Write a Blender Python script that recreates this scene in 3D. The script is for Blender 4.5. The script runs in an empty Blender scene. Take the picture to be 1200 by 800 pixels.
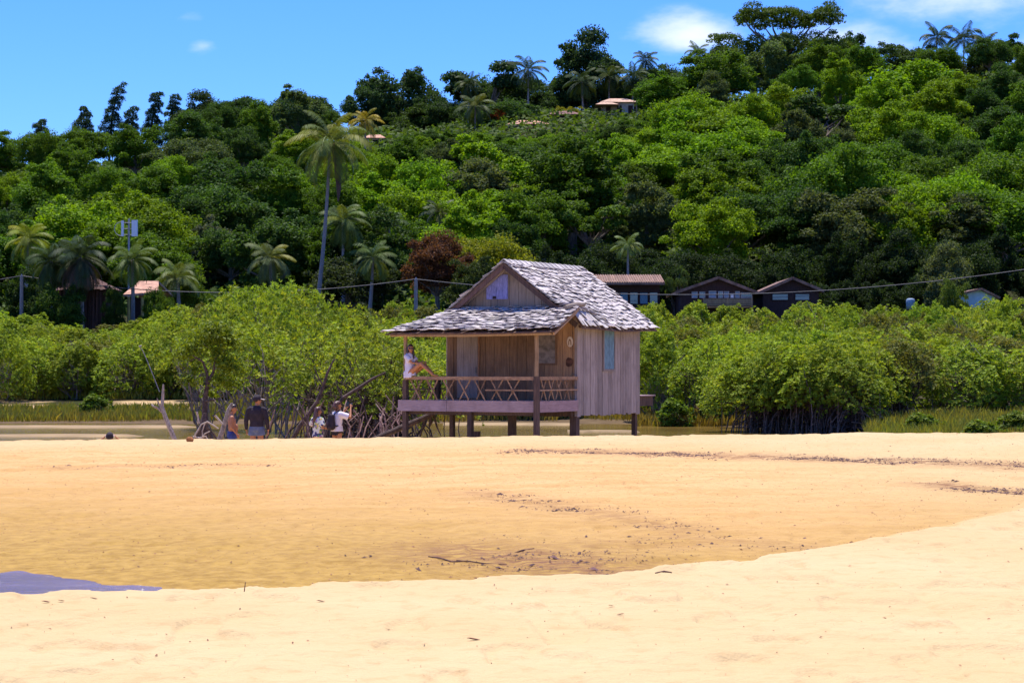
import bpy, bmesh, math, random
import numpy as np
from mathutils import Vector, Matrix

R = math.radians
random.seed(7)
rng = np.random.default_rng(11)
scene = bpy.context.scene
COL = scene.collection

# ------------------------------------------------------------------ camera
F = 2333.3                      # focal length in pixels of the 1200 px wide photograph
PITCH = math.atan(30 / F)
EYE = 1.6
cam_d = bpy.data.cameras.new('camera')
cam = bpy.data.objects.new('camera', cam_d)
COL.objects.link(cam)
cam.location = (0, 0, EYE)
cam.rotation_euler = (math.pi / 2 + PITCH, 0, 0)
cam_d.sensor_width = 36
cam_d.lens = 70
cam_d.clip_start = 0.1
cam_d.clip_end = 12000
scene.camera = cam

# ------------------------------------------------------------------ daylight
SUN_EL, SUN_AZ = 74, -12          # azimuth clockwise from +Y (the viewing direction)
sd = bpy.data.lights.new('sun', 'SUN')
sun = bpy.data.objects.new('sun', sd)
COL.objects.link(sun)
sd.energy = 4.6
sd.angle = R(0.5)
sd.color = (1.0, 0.94, 0.84)
S = Vector((math.cos(R(SUN_EL)) * math.sin(R(SUN_AZ)), math.cos(R(SUN_EL)) * math.cos(R(SUN_AZ)), math.sin(R(SUN_EL))))
sun.rotation_euler = S.to_track_quat('Z', 'Y').to_euler()
sun.location = (0, 0, 60)

world = bpy.data.worlds.new('World')
scene.world = world
world.use_nodes = True
wt = world.node_tree
for n in list(wt.nodes):
    wt.nodes.remove(n)


def nd(t, kind, **kw):
    n = t.nodes.new(kind)
    for k, v in kw.items():
        setattr(n, k, v)
    return n


def mathn(t, op, a, b=None, c=None):
    n = nd(t, 'ShaderNodeMath', operation=op)
    for i, v in enumerate((a, b, c)):
        if v is None:
            continue
        if isinstance(v, (int, float)):
            n.inputs[i].default_value = v
        else:
            t.links.new(v, n.inputs[i])
    return n.outputs[0]


def mixc(t, fac, a, b, mode='MIX'):
    n = nd(t, 'ShaderNodeMix', data_type='RGBA', blend_type=mode)
    for i, v in ((0, fac), (6, a), (7, b)):
        if isinstance(v, (int, float)):
            n.inputs[i].default_value = v
        elif isinstance(v, (tuple, list)):
            n.inputs[i].default_value = (*v[:3], 1)
        else:
            t.links.new(v, n.inputs[i])
    return n.outputs[2]


def maprange(t, v, a, b, c=0.0, d=1.0, smooth=True):
    n = nd(t, 'ShaderNodeMapRange')
    if smooth:
        n.interpolation_type = 'SMOOTHSTEP'
    t.links.new(v, n.inputs[0])
    for i, x in enumerate((a, b, c, d)):
        n.inputs[i + 1].default_value = x
    return n.outputs[0]


sky = nd(wt, 'ShaderNodeTexSky')
sky.sky_type = 'NISHITA'
sky.sun_disc = False
sky.sun_elevation = R(SUN_EL)
sky.sun_rotation = R(SUN_AZ)
sky.altitude = 0
sky.air_density = 1.0
sky.dust_density = 0.2
sky.ozone_density = 3.0
hsv = nd(wt, 'ShaderNodeHueSaturation')
hsv.inputs['Saturation'].default_value = 1.25
wt.links.new(sky.outputs[0], hsv.inputs['Color'])
tint = mixc(wt, 1.0, hsv.outputs[0], (0.50, 0.765, 1.46), 'MULTIPLY')
# the fair weather clouds low over the hill
tc = nd(wt, 'ShaderNodeTexCoord')
sep = nd(wt, 'ShaderNodeSeparateXYZ')
wt.links.new(tc.outputs['Generated'], sep.inputs[0])
sx, sy_, sz = sep.outputs
az = mathn(wt, 'ARCTAN2', sx, sy_)
comb = nd(wt, 'ShaderNodeCombineXYZ')
wt.links.new(mathn(wt, 'MULTIPLY', az, 1.0), comb.inputs[0])
wt.links.new(mathn(wt, 'MULTIPLY', sz, 2.4), comb.inputs[1])
noi = nd(wt, 'ShaderNodeTexNoise')
noi.inputs['Scale'].default_value = 13
noi.inputs['Detail'].default_value = 9
noi.inputs['Roughness'].default_value = 0.58
wt.links.new(comb.outputs[0], noi.inputs['Vector'])


def cloud_at(az0, el0, ra, re, amp):
    """soft elliptical bank of cloud round one direction of the sky"""
    u = mathn(wt, 'DIVIDE', mathn(wt, 'SUBTRACT', az, az0), ra)
    v = mathn(wt, 'DIVIDE', mathn(wt, 'SUBTRACT', sz, el0), re)
    d = mathn(wt, 'SQRT', mathn(wt, 'ADD', mathn(wt, 'MULTIPLY', u, u), mathn(wt, 'MULTIPLY', v, v)))
    return mathn(wt, 'MULTIPLY', maprange(wt, d, 1.0, 0.0), amp)


banks = None
for args in ((0.235, 0.186, 0.10, 0.036, 1.0), (0.090, 0.164, 0.052, 0.020, 0.85), (0.31, 0.155, 0.10, 0.035, 0.75),
             (-0.160, 0.172, 0.022, 0.010, 0.50), (-0.155, 0.157, 0.016, 0.009, 0.48), (0.16, 0.160, 0.07, 0.018, 0.6),
             (-0.55, 0.20, 0.25, 0.06, 0.7), (0.70, 0.24, 0.3, 0.08, 0.8), (2.4, 0.25, 0.6, 0.09, 0.8), (-2.2, 0.2, 0.5, 0.08, 0.8)):
    c = cloud_at(*args)
    banks = c if banks is None else mathn(wt, 'MAXIMUM', banks, c)
cl = maprange(wt, mathn(wt, 'ADD', mathn(wt, 'MULTIPLY', noi.outputs[0], 1.15), mathn(wt, 'MULTIPLY', banks, 0.66)), 0.72, 1.25)
cl = mathn(wt, 'MULTIPLY', cl, maprange(wt, banks, 0.0, 0.25))
skyc = mixc(wt, mathn(wt, 'MULTIPLY', cl, 0.92), tint, (6.4, 6.9, 7.8))
bg = nd(wt, 'ShaderNodeBackground')
bg.inputs['Strength'].default_value = 0.100
wt.links.new(skyc, bg.inputs[0])
wo = nd(wt, 'ShaderNodeOutputWorld')
wt.links.new(bg.outputs[0], wo.inputs[0])

scene.view_settings.view_transform = 'Standard'
scene.view_settings.look = 'None'
scene.view_settings.gamma = 1
scene.view_settings.exposure = 0.72
scene.view_settings.use_curve_mapping = False
scene.render.engine = 'CYCLES'
cy = scene.cycles
cy.max_bounces = 6
cy.diffuse_bounces = 3
cy.glossy_bounces = 3
cy.transmission_bounces = 3
cy.transparent_max_bounces = 4
cy.use_denoising = True
cy.use_adaptive_sampling = True
cy.adaptive_threshold = 0.02


# ------------------------------------------------------------------ small helpers
def P(px, py, D):
    """the point at distance D (world Y) that the photograph shows at pixel (px, py)"""
    xc, yc = (px - 600) / F, (400 - py) / F
    c, s = math.cos(PITCH), math.sin(PITCH)
    y, z = c - yc * s, s + yc * c
    k = D / y
    return Vector((xc * k, D, EYE + z * k))


def ppm(D):
    return F / D


def tag(o, label=None, cat=None, group=None, kind=None):
    if label: o['label'] = label
    if cat: o['category'] = cat
    if group: o['group'] = group
    if kind: o['kind'] = kind
    return o


def empty(name, loc=(0, 0, 0), rz=0.0, label=None, cat=None, group=None):
    o = bpy.data.objects.new(name, None)
    COL.objects.link(o)
    o.location = loc
    o.rotation_euler = (0, 0, rz)
    o.empty_display_size = 0.2
    return tag(o, label, cat, group)


KIDS = {}


def link(name, me, parent=None):
    o = bpy.data.objects.new(name, me)
    COL.objects.link(o)
    if parent is not None:
        o.parent = parent
        KIDS.setdefault(parent.name, []).append(o)
    return o


def copy_tree(o, parent=None):
    c = o.copy()
    COL.objects.link(c)
    if parent is not None:
        c.parent = parent
        KIDS.setdefault(parent.name, []).append(c)
    for ch in list(KIDS.get(o.name, [])):
        copy_tree(ch, c)
    return c


def np_mesh(name, verts, faces, tints=None, smooth=False, mat=None):
    """mesh from arrays: verts (n,3), faces (m,k) all of one k, tints (m,3) per face"""
    verts = np.asarray(verts, dtype=np.float32)
    faces = np.asarray(faces, dtype=np.int32)
    me = bpy.data.meshes.new(name)
    m, k = faces.shape
    me.vertices.add(len(verts))
    me.vertices.foreach_set('co', verts.ravel())
    me.loops.add(m * k)
    me.loops.foreach_set('vertex_index', faces.ravel())
    me.polygons.add(m)
    me.polygons.foreach_set('loop_start', np.arange(0, m * k, k, dtype=np.int32))
    me.polygons.foreach_set('loop_total', np.full(m, k, dtype=np.int32))
    if smooth:
        me.polygons.foreach_set('use_smooth', np.ones(m, dtype=bool))
    me.update(calc_edges=True)
    if tints is not None:
        at = me.attributes.new('tint', 'FLOAT_COLOR', 'FACE')
        c = np.ones((m, 4), dtype=np.float32)
        c[:, :3] = tints
        at.data.foreach_set('color', c.ravel())
    if mat:
        me.materials.append(mat)
    return me


class MB:
    """collects solids; build() links them as ONE mesh object with a per-face tint"""
    def __init__(s):
        s.v, s.f, s.t = [], [], []

    def add(s, vs, fs, tint=(1, 1, 1)):
        b = len(s.v)
        s.v.extend([tuple(v) for v in vs])
        for f in fs:
            s.f.append(tuple(b + i for i in f))
            s.t.append(tint)
        return s

    def hexa(s, p, tint=(1, 1, 1)):
        """8 corners: bottom ring 0-3, top ring 4-7"""
        return s.add(p, [(3, 2, 1, 0), (4, 5, 6, 7), (0, 1, 5, 4), (1, 2, 6, 5), (2, 3, 7, 6), (3, 0, 4, 7)], tint)

    def box(s, x0, x1, y0, y1, z0, z1, tint=(1, 1, 1)):
        return s.hexa([(x0, y0, z0), (x1, y0, z0), (x1, y1, z0), (x0, y1, z0), (x0, y0, z1), (x1, y0, z1), (x1, y1, z1), (x0, y1, z1)], tint)

    def bar(s, a, b, w, h, up=(0, 0, 1), tint=(1, 1, 1)):
        """rectangular bar from a to b, w across, h along up"""
        a, b, up = Vector(a), Vector(b), Vector(up)
        d = (b - a).normalized()
        sd_ = d.cross(up).normalized()
        u = sd_.cross(d).normalized()
        q = []
        for c in (a, b):
            q += [c - sd_ * w / 2 - u * h / 2, c + sd_ * w / 2 - u * h / 2, c + sd_ * w / 2 + u * h / 2, c - sd_ * w / 2 + u * h / 2]
        return s.hexa(q, tint)

    def tube(s, pts, radii, n=8, tint=(1, 1, 1), cap=True):
        pts = [Vector(p) for p in pts]
        if isinstance(radii, (int, float)):
            radii = [radii] * len(pts)
        vs, fs = [], []
        ref = Vector((0, 0, 1))
        prev = None
        for i, p in enumerate(pts):
            d = (pts[min(i + 1, len(pts) - 1)] - pts[max(i - 1, 0)])
            d = d.normalized() if d.length > 1e-9 else Vector((0, 0, 1))
            if prev is None:
                a = d.cross(Vector((1, 0, 0)) if abs(d.x) < 0.8 else Vector((0, 1, 0))).normalized()
            else:
                a = (prev - d * prev.dot(d))
                a = a.normalized() if a.length > 1e-6 else d.orthogonal().normalized()
            prev = a
            b = d.cross(a)
            for k in range(n):
                t = 2 * math.pi * k / n
                vs.append(p + (a * math.cos(t) + b * math.sin(t)) * radii[i])
        m = len(pts)
        for i in range(m - 1):
            for k in range(n):
                k2 = (k + 1) % n
                fs.append((i * n + k, i * n + k2, (i + 1) * n + k2, (i + 1) * n + k))
        if cap:
            fs.append(tuple(range(n - 1, -1, -1)))
            fs.append(tuple((m - 1) * n + k for k in range(n)))
        return s.add(vs, fs, tint)

    def prism(s, poly, axis, a, b, tint=(1, 1, 1)):
        """polygon in the other two coordinates, extruded along axis from a to b"""
        n = len(poly)
        def mk(p, h):
            q = list(p)
            q.insert(axis, h)
            return tuple(q)
        vs = [mk(p, a) for p in poly] + [mk(p, b) for p in poly]
        fs = [tuple(range(n - 1, -1, -1)), tuple(range(n, 2 * n))] + [(i, (i + 1) % n, n + (i + 1) % n, n + i) for i in range(n)]
        return s.add(vs, fs, tint)

    def mesh(s, name, mat=None, smooth=False):
        me = bpy.data.meshes.new(name)
        me.from_pydata(s.v, [], s.f)
        bm = bmesh.new()
        bm.from_mesh(me)
        bmesh.ops.recalc_face_normals(bm, faces=bm.faces)
        bm.to_mesh(me)
        bm.free()
        at = me.attributes.new('tint', 'FLOAT_COLOR', 'FACE')
        c = np.ones((len(s.f), 4), dtype=np.float32)
        c[:, :3] = np.array(s.t, dtype=np.float32)
        at.data.foreach_set('color', c.ravel())
        if smooth:
            me.polygons.foreach_set('use_smooth', np.ones(len(me.polygons), dtype=bool))
        if mat:
            me.materials.append(mat)
        return me

    def build(s, name, mat, parent=None, smooth=False):
        return link(name, s.mesh(name, mat, smooth), parent)


# value noise on the plane, vectorised
_tab = np.random.default_rng(5).random((256, 256)).astype(np.float32)


def vnoise(x, y):
    x = np.asarray(x, dtype=np.float64); y = np.asarray(y, dtype=np.float64)
    xi, yi = np.floor(x).astype(int), np.floor(y).astype(int)
    fx, fy = x - xi, y - yi
    fx, fy = fx * fx * (3 - 2 * fx), fy * fy * (3 - 2 * fy)
    g = lambda a, b: _tab[a % 256, b % 256]
    return (g(xi, yi) * (1 - fx) + g(xi + 1, yi) * fx) * (1 - fy) + (g(xi, yi + 1) * (1 - fx) + g(xi + 1, yi + 1) * fx) * fy


def fbm(x, y, o=4):
    s, a, n = 0, 0.5, 0
    x = np.asarray(x, dtype=np.float64); y = np.asarray(y, dtype=np.float64)
    for i in range(o):
        s = s + a * vnoise(x + 17.3 * i, y - 9.1 * i)
        n += a
        a *= 0.5
        x, y = x * 2.03, y * 2.03
    return s / n


def sstep(a, b, x):
    t = np.clip((np.asarray(x, dtype=np.float64) - a) / (b - a), 0, 1)
    return t * t * (3 - 2 * t)


# ------------------------------------------------------------------ materials
def mat(name):
    m = bpy.data.materials.new(name)
    m.use_nodes = True
    t = m.node_tree
    b = t.nodes['Principled BSDF']
    return m, t, b


def coords(t, scale=(1, 1, 1), kind='Object'):
    tcn = nd(t, 'ShaderNodeTexCoord')
    mp = nd(t, 'ShaderNodeMapping')
    mp.inputs['Scale'].default_value = scale
    t.links.new(tcn.outputs[kind], mp.inputs[0])
    return mp.outputs[0]


def noise(t, vec, scale, detail=4, rough=0.55):
    n = nd(t, 'ShaderNodeTexNoise')
    n.inputs['Scale'].default_value = scale
    n.inputs['Detail'].default_value = detail
    n.inputs['Roughness'].default_value = rough
    if vec is not None:
        t.links.new(vec, n.inputs['Vector'])
    return n.outputs[0]


def attr(t, name='tint'):
    a = nd(t, 'ShaderNodeAttribute', attribute_name=name)
    return a


def bump(t, b, h, strength, dist):
    n = nd(t, 'ShaderNodeBump')
    n.inputs['Strength'].default_value = strength
    n.inputs['Distance'].default_value = dist
    t.links.new(h, n.inputs['Height'])
    t.links.new(n.outputs[0], b.inputs['Normal'])


def plain(name, col, rough=0.8, var=0.25, scale=8, stretch=(1, 1, 1), bmp=0.2, spec=0.25, use_tint=True):
    """one colour with soft blotches; multiplied by the faces' own tint"""
    m, t, b = mat(name)
    v = coords(t, stretch)
    n = noise(t, v, scale, 5)
    lo = tuple(c * (1 - var) for c in col)
    hi = tuple(min(1, c * (1 + var)) for c in col)
    c = mixc(t, maprange(t, n, 0.3, 0.7), lo, hi)
    if use_tint:
        c = mixc(t, 1.0, c, attr(t).outputs['Color'], 'MULTIPLY')
    t.links.new(c, b.inputs['Base Color'])
    b.inputs['Roughness'].default_value = rough
    b.inputs['Specular IOR Level'].default_value = spec
    if bmp:
        bump(t, b, n, bmp, 0.02)
    return m


def wood(name, col, dark, grain=(14, 14, 0.7), rough=0.85, streak=0.6):
    """weathered boards: grain along local z, knots and dark runs"""
    m, t, b = mat(name)
    v = coords(t, grain)
    n1 = noise(t, v, 3.0, 6, 0.65)
    n2 = noise(t, coords(t, (1.1, 1.1, 0.8)), 2.2, 4, 0.6)
    c = mixc(t, maprange(t, n1, 0.30, 0.72), dark, col)
    c = mixc(t, mathn(t, 'MULTIPLY', maprange(t, n2, 0.45, 0.75), streak), c, tuple(x * 0.55 for x in dark))
    c = mixc(t, 1.0, c, attr(t).outputs['Color'], 'MULTIPLY')
    t.links.new(c, b.inputs['Base Color'])
    b.inputs['Roughness'].default_value = rough
    b.inputs['Specular IOR Level'].default_value = 0.2
    bump(t, b, n1, 0.5, 0.012)
    return m


def leafmat(name, gloss=0.5, trans=0.30, spec=0.35, tcol=(1.25, 1.2, 0.4)):
    """leaves: the thing's own object colour times the leaf's tint, light coming through the blade"""
    m, t, b = mat(name)
    oi = nd(t, 'ShaderNodeObjectInfo')
    c = mixc(t, 1.0, oi.outputs['Color'], attr(t).outputs['Color'], 'MULTIPLY')
    t.links.new(c, b.inputs['Base Color'])
    b.inputs['Roughness'].default_value = gloss
    b.inputs['Specular IOR Level'].default_value = spec
    tr = nd(t, 'ShaderNodeBsdfTranslucent')
    t.links.new(mixc(t, 1.0, c, tcol, 'MULTIPLY'), tr.inputs[0])
    mx = nd(t, 'ShaderNodeMixShader')
    mx.inputs[0].default_value = trans
    t.links.new(b.outputs[0], mx.inputs[1])
    t.links.new(tr.outputs[0], mx.inputs[2])
    t.links.new(mx.outputs[0], t.nodes['Material Output'].inputs[0])
    return m


M = {}
M['leaf'] = leafmat('leaf', 0.62, 0.42, 0.12)
M['mangrove_leaf'] = leafmat('mangrove_leaf', 0.58, 0.36, 0.16)
M['frond'] = leafmat('frond', 0.55, 0.25, 0.10)
M['grass'] = leafmat('grass_blade', 0.6, 0.35, 0.2)
M['bark'] = plain('bark', (0.16, 0.13, 0.11), 0.9, 0.4, 6, (4, 4, 1), 0.5)
M['palm_bark'] = plain('palm_bark', (0.27, 0.23, 0.21), 0.9, 0.3, 5, (1, 1, 9), 0.4)
M['root'] = plain('root_bark', (0.095, 0.062, 0.052), 0.85, 0.45, 9, (1, 1, 1), 0.4)
M['twig_bark'] = plain('grey_twig_bark', (0.21, 0.165, 0.14), 0.9, 0.4, 6)
M['drift'] = plain('driftwood', (0.30, 0.24, 0.21), 0.85, 0.45, 9, (5, 5, 1.2), 0.5)
M['grey_wood'] = wood('grey_planks', (0.40, 0.325, 0.30), (0.25, 0.195, 0.18), streak=0.45)
M['brown_wood'] = wood('brown_planks', (0.30, 0.185, 0.115), (0.17, 0.10, 0.07), streak=0.6)
M['gable_wood'] = wood('gable_planks', (0.36, 0.29, 0.23), (0.22, 0.17, 0.135))
M['pole_wood'] = wood('pole_wood', (0.44, 0.29, 0.17), (0.26, 0.165, 0.10))
M['stilt_wood'] = wood('stilt_wood', (0.15, 0.095, 0.075), (0.07, 0.045, 0.04))
M['fascia_wood'] = wood('fascia_wood', (0.43, 0.32, 0.33), (0.31, 0.225, 0.235), (1.2, 14, 14))
M['rail_wood'] = wood('rail_wood', (0.42, 0.26, 0.16), (0.24, 0.14, 0.09), (2, 6, 6))
M['blue_paint'] = plain('blue_paint', (0.14, 0.235, 0.30), 0.7, 0.3, 6, (6, 6, 1), 0.2)
M['violet_paint'] = plain('violet_paint', (0.24, 0.245, 0.50), 0.75, 0.25, 7, (5, 5, 1.5), 0.2)
M['dark_void'] = plain('dark_boards', (0.05, 0.037, 0.033), 0.9, 0.3)
M['window_board'] = plain('window_board', (0.20, 0.165, 0.15), 0.8, 0.4, 7, (1, 1, 1), 0.3)
M['tile'] = plain('roof_tile', (0.20, 0.118, 0.088), 0.85, 0.35, 3, (1, 1, 1), 0.3)
M['thatch'] = plain('thatch', (0.11, 0.065, 0.052), 0.95, 0.4, 14, (6, 6, 0.6), 0.6)
M['house_wood'] = plain('house_boards', (0.05, 0.026, 0.024), 0.85, 0.3, 5, (6, 6, 1), 0.2)
M['plaster'] = plain('plaster', (0.52, 0.44, 0.36), 0.9, 0.15, 3)
M['blue_plaster'] = plain('blue_plaster', (0.42, 0.56, 0.68), 0.9, 0.1, 3)
M['white'] = plain('white_paint', (0.78, 0.78, 0.80), 0.5, 0.06, 4)
M['metal'] = plain('grey_metal', (0.32, 0.31, 0.32), 0.5, 0.2, 5)
M['cable'] = plain('cable_sheath', (0.10, 0.09, 0.095), 0.6, 0.2, 2)
M['coco'] = plain('coconut_husk', (0.34, 0.13, 0.045), 0.9, 0.4, 12, (1, 1, 1), 0.6)
M['skin'] = plain('skin_tan', (0.46, 0.19, 0.09), 0.55, 0.10, 6, (1, 1, 1), 0.0, 0.35)
M['skin_pale'] = plain('skin_light', (0.60, 0.33, 0.22), 0.55, 0.08, 6, (1, 1, 1), 0.0, 0.35)
M['hair'] = plain('dark_hair', (0.045, 0.022, 0.018), 0.45, 0.4, 30, (1, 1, 0.2), 0.4, 0.5)
M['hair_red'] = plain('brown_hair', (0.11, 0.045, 0.03), 0.45, 0.4, 30, (1, 1, 0.2), 0.4, 0.5)
M['black_cloth'] = plain('black_cloth', (0.035, 0.025, 0.033), 0.85, 0.2, 10)
M['white_cloth'] = plain('white_cloth', (0.74, 0.66, 0.74), 0.9, 0.06, 6)
M['blue_cloth'] = plain('blue_cloth', (0.055, 0.075, 0.24), 0.85, 0.25, 8)
M['grey_cloth'] = plain('blue_grey_cloth', (0.13, 0.15, 0.23), 0.85, 0.2, 8)
M['black_plastic'] = plain('black_plastic', (0.02, 0.02, 0.024), 0.35, 0.1, 8, (1, 1, 1), 0.0, 0.5)


def glassmat():
    m, t, b = mat('window_glass')
    b.inputs['Base Color'].default_value = (0.10, 0.14, 0.17, 1)
    b.inputs['Roughness'].default_value = 0.06
    b.inputs['Specular IOR Level'].default_value = 0.9
    return m


M['glass'] = glassmat()


def floral():
    m, t, b = mat('floral_cloth')
    vo = nd(t, 'ShaderNodeTexVoronoi')
    vo.inputs['Scale'].default_value = 16
    t.links.new(coords(t), vo.inputs['Vector'])
    rmp = nd(t, 'ShaderNodeValToRGB')
    e = rmp.color_ramp
    e.interpolation = 'CONSTANT'
    cols = [(0.0, (0.70, 0.66, 0.58)), (0.30, (0.10, 0.26, 0.08)), (0.45, (0.70, 0.66, 0.58)), (0.58, (0.06, 0.05, 0.16)),
            (0.70, (0.62, 0.50, 0.14)), (0.80, (0.34, 0.20, 0.40)), (0.90, (0.70, 0.66, 0.6))]
    e.elements[0].position = 0; e.elements[0].color = (*cols[0][1], 1)
    e.elements[1].position = cols[1][0]; e.elements[1].color = (*cols[1][1], 1)
    for p, c in cols[2:]:
        k = e.elements.new(p); k.color = (*c, 1)
    sc = nd(t, 'ShaderNodeSeparateColor')
    t.links.new(vo.outputs['Color'], sc.inputs[0])
    t.links.new(sc.outputs[0], rmp.inputs[0])
    t.links.new(rmp.outputs[0], b.inputs['Base Color'])
    b.inputs['Roughness'].default_value = 0.9
    return m


M['floral'] = floral()


def shinglemat():
    m, t, b = mat('weathered_shingle')
    v = coords(t, (1, 1, 1))
    n1 = noise(t, v, 34, 4, 0.6)
    n2 = noise(t, v, 2.0, 4, 0.6)
    c = mixc(t, maprange(t, n1, 0.3, 0.7), (0.42, 0.37, 0.345), (0.58, 0.525, 0.495))
    c = mixc(t, mathn(t, 'MULTIPLY', maprange(t, n2, 0.5, 0.75), 0.4), c, (0.20, 0.165, 0.15))
    c = mixc(t, 1.0, c, attr(t).outputs['Color'], 'MULTIPLY')
    t.links.new(c, b.inputs['Base Color'])
    b.inputs['Roughness'].default_value = 0.8
    b.inputs['Specular IOR Level'].default_value = 0.3
    bump(t, b, n1, 0.5, 0.01)
    return m


M['shingle'] = shinglemat()

# ------------------------------------------------------------------ terrain
WATER_Z = -0.95
POOL_Z = -0.262
_yb = ([-9, -3.6, -2.44, -0.95, 0.66, 1.74, 3.05, 4.9, 8, 14], [13.4, 14.0, 14.25, 14.75, 15.4, 16.2, 17.8, 20.7, 26, 34])
_zt = ([-12, -6, -4.6, -2.75, 0, 4, 8, 14], [-0.46, -0.40, -0.355, -0.292, -0.22, -0.10, 0.02, 0.08])
_far = ([-900, 0, 200, 300, 470, 750, 860, 900, 1000, 1030, 1100, 1200, 2400], [93, 91, 91, 90, 90, 90, 85, 80.5, 79, 72, 67, 64, 62])
_skyline = ([-900, -100, 0, 50, 100, 160, 220, 260, 350, 400, 450, 500, 540, 600, 650, 700, 760, 800, 850, 900, 1000, 1050, 1100, 1150, 1200, 1300, 2200],
            [185, 172, 168, 164, 160, 155, 140, 122, 120, 122, 112, 112, 108, 96, 93, 91, 90, 84, 72, 68, 62, 60, 55, 50, 47, 46, 46])


def H(x, y):
    """height of the land anywhere"""
    x = np.asarray(x, dtype=np.float64); y = np.asarray(y, dtype=np.float64)
    yb = np.interp(x, *_yb) + (fbm(x * 1.3, y * 0 + 3.1, 3) - 0.5) * 0.5
    zt = np.interp(x, *_zt)
    near = 0.05 * (fbm(x * 0.5, y * 0.5, 3) - 0.5) + 0.03 * sstep(yb - 3, yb - 0.3, y)
    crest = 0.165 + 0.0085 * np.clip(x, -14, 14) + 0.05 * (fbm(x * 0.9 + 40, y * 0 + 8, 3) - 0.5)
    y1 = yb + 1.3
    t = np.clip((y - y1) / np.maximum(40 - y1, 4), 0, 1)
    rise = zt + (crest - zt) * (0.35 * t + 0.65 * (t * (2 - t)))
    beach = np.where(y < yb, near, np.where(y < y1, near + (zt - near) * sstep(yb - 0.15, y1, y), rise))
    beach = np.where(t >= 1, crest, beach)
    # behind the crest the sand falls to the stream
    drop = sstep(41.0, 47.5, y)
    bank = -0.88 - 0.30 * sstep(54.5, 58, y)
    z = beach * (1 - drop) + bank * drop
    a = 600 + x / np.maximum(y, 1) * F
    yf = np.interp(a, *_far) + (fbm(x * 0.25, y * 0.02, 3) - 0.5) * 5
    shore = -0.95 + np.minimum((y - yf) * 0.034, 1.15) + 0.10 * (fbm(x * .3, y * .3, 3) - .5)
    land = np.where(y > yf - 4, np.maximum(shore, -1.2), -1.2)
    z = np.where(y > 56, np.maximum(z, land), z)
    z = z + 4.7 * sstep(120, 152, y) + 1.2 * sstep(152, 188, y)
    t = np.clip((y - 180) / 172, 0, 1)
    s = 0.45 * t + 0.55 * t * t * (3 - 2 * t)
    px = 600 + x / 350 * F
    zc = EYE + (430 - (np.interp(px, *_skyline) + 44)) / F * 350
    hill = (zc - 6) * s + 3.0 * (fbm(x * .03 + 9, y * .03, 3) - 0.5) * np.clip(t * 3, 0, 1)
    z = np.where(y > 180, z + hill, z)
    back = sstep(400, 1400, y)
    z = z * (1 - back) + 2 * back
    return z


def Hs(x, y):
    return float(H(np.array([x]), np.array([y]))[0])


def G(px, py):
    """where the ray of a pixel meets the land"""
    D = np.linspace(6, 140, 6000)
    xc, yc = (px - 600) / F, (400 - py) / F
    c, s = math.cos(PITCH), math.sin(PITCH)
    k = D / (c - yc * s)
    z = EYE + (s + yc * c) * k
    x = xc * k
    i = np.argmax(H(x, D) >= z)
    return Vector((x[i], D[i], float(H(x[i:i + 1], D[i:i + 1])[0])))


def sand_material():
    m, t, b = mat('beach_sand')
    v = coords(t)
    msk = nd(t, 'ShaderNodeSeparateColor')
    t.links.new(attr(t, 'mask').outputs['Color'], msk.inputs[0])
    wet, tan, stain = msk.outputs
    fine = noise(t, v, 55, 3, 0.7)
    mid = noise(t, v, 5, 5, 0.6)
    big = noise(t, v, 0.35, 4, 0.55)
    c = mixc(t, maprange(t, big, 0.3, 0.7), (0.485, 0.348, 0.178), (0.515, 0.380, 0.208))
    c = mixc(t, mathn(t, 'MULTIPLY', maprange(t, mid, 0.50, 0.70), 0.55), c, (0.44, 0.285, 0.138))
    # beyond the pool the sand is a warmer ochre, crossed by faint bands
    och = mixc(t, maprange(t, noise(t, coords(t, (0.5, 1.6, 1)), 1.0, 5, 0.6), 0.35, 0.65), (0.565, 0.350, 0.160), (0.500, 0.296, 0.122))
    och = mixc(t, mathn(t, 'MULTIPLY', maprange(t, noise(t, v, 14, 6, 0.8), 0.50, 0.66), 0.62), och, (0.25, 0.135, 0.065))
    c = mixc(t, tan, c, och)
    wetc = mixc(t, maprange(t, noise(t, v, 7, 5, 0.7), 0.3, 0.7), (0.245, 0.142, 0.026), (0.40, 0.248, 0.056))
    c = mixc(t, wet, c, wetc)
    c = mixc(t, mathn(t, 'MULTIPLY', stain, maprange(t, noise(t, coords(t, (0.8, 2.4, 1)), 6, 5, 0.7), 0.36, 0.62)), c, (0.17, 0.078, 0.045))
    c = mixc(t, mathn(t, 'MULTIPLY', maprange(t, fine, 0.55, 0.75), 0.30), c, mixc(t, 1.0, c, (0.62, 0.55, 0.5), 'MULTIPLY'))
    t.links.new(c, b.inputs['Base Color'])
    r = mathn(t, 'SUBTRACT', 0.95, mathn(t, 'MULTIPLY', wet, 0.35))
    t.links.new(r, b.inputs['Roughness'])
    b.inputs['Specular IOR Level'].default_value = 0.04
    hh = mathn(t, 'ADD', mathn(t, 'MULTIPLY', noise(t, v, 3.2, 5, 0.6), 1.0), mathn(t, 'MULTIPLY', noise(t, v, 22, 3, 0.6), 0.22))
    bump(t, b, hh, 0.6, 0.09)
    return m


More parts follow.
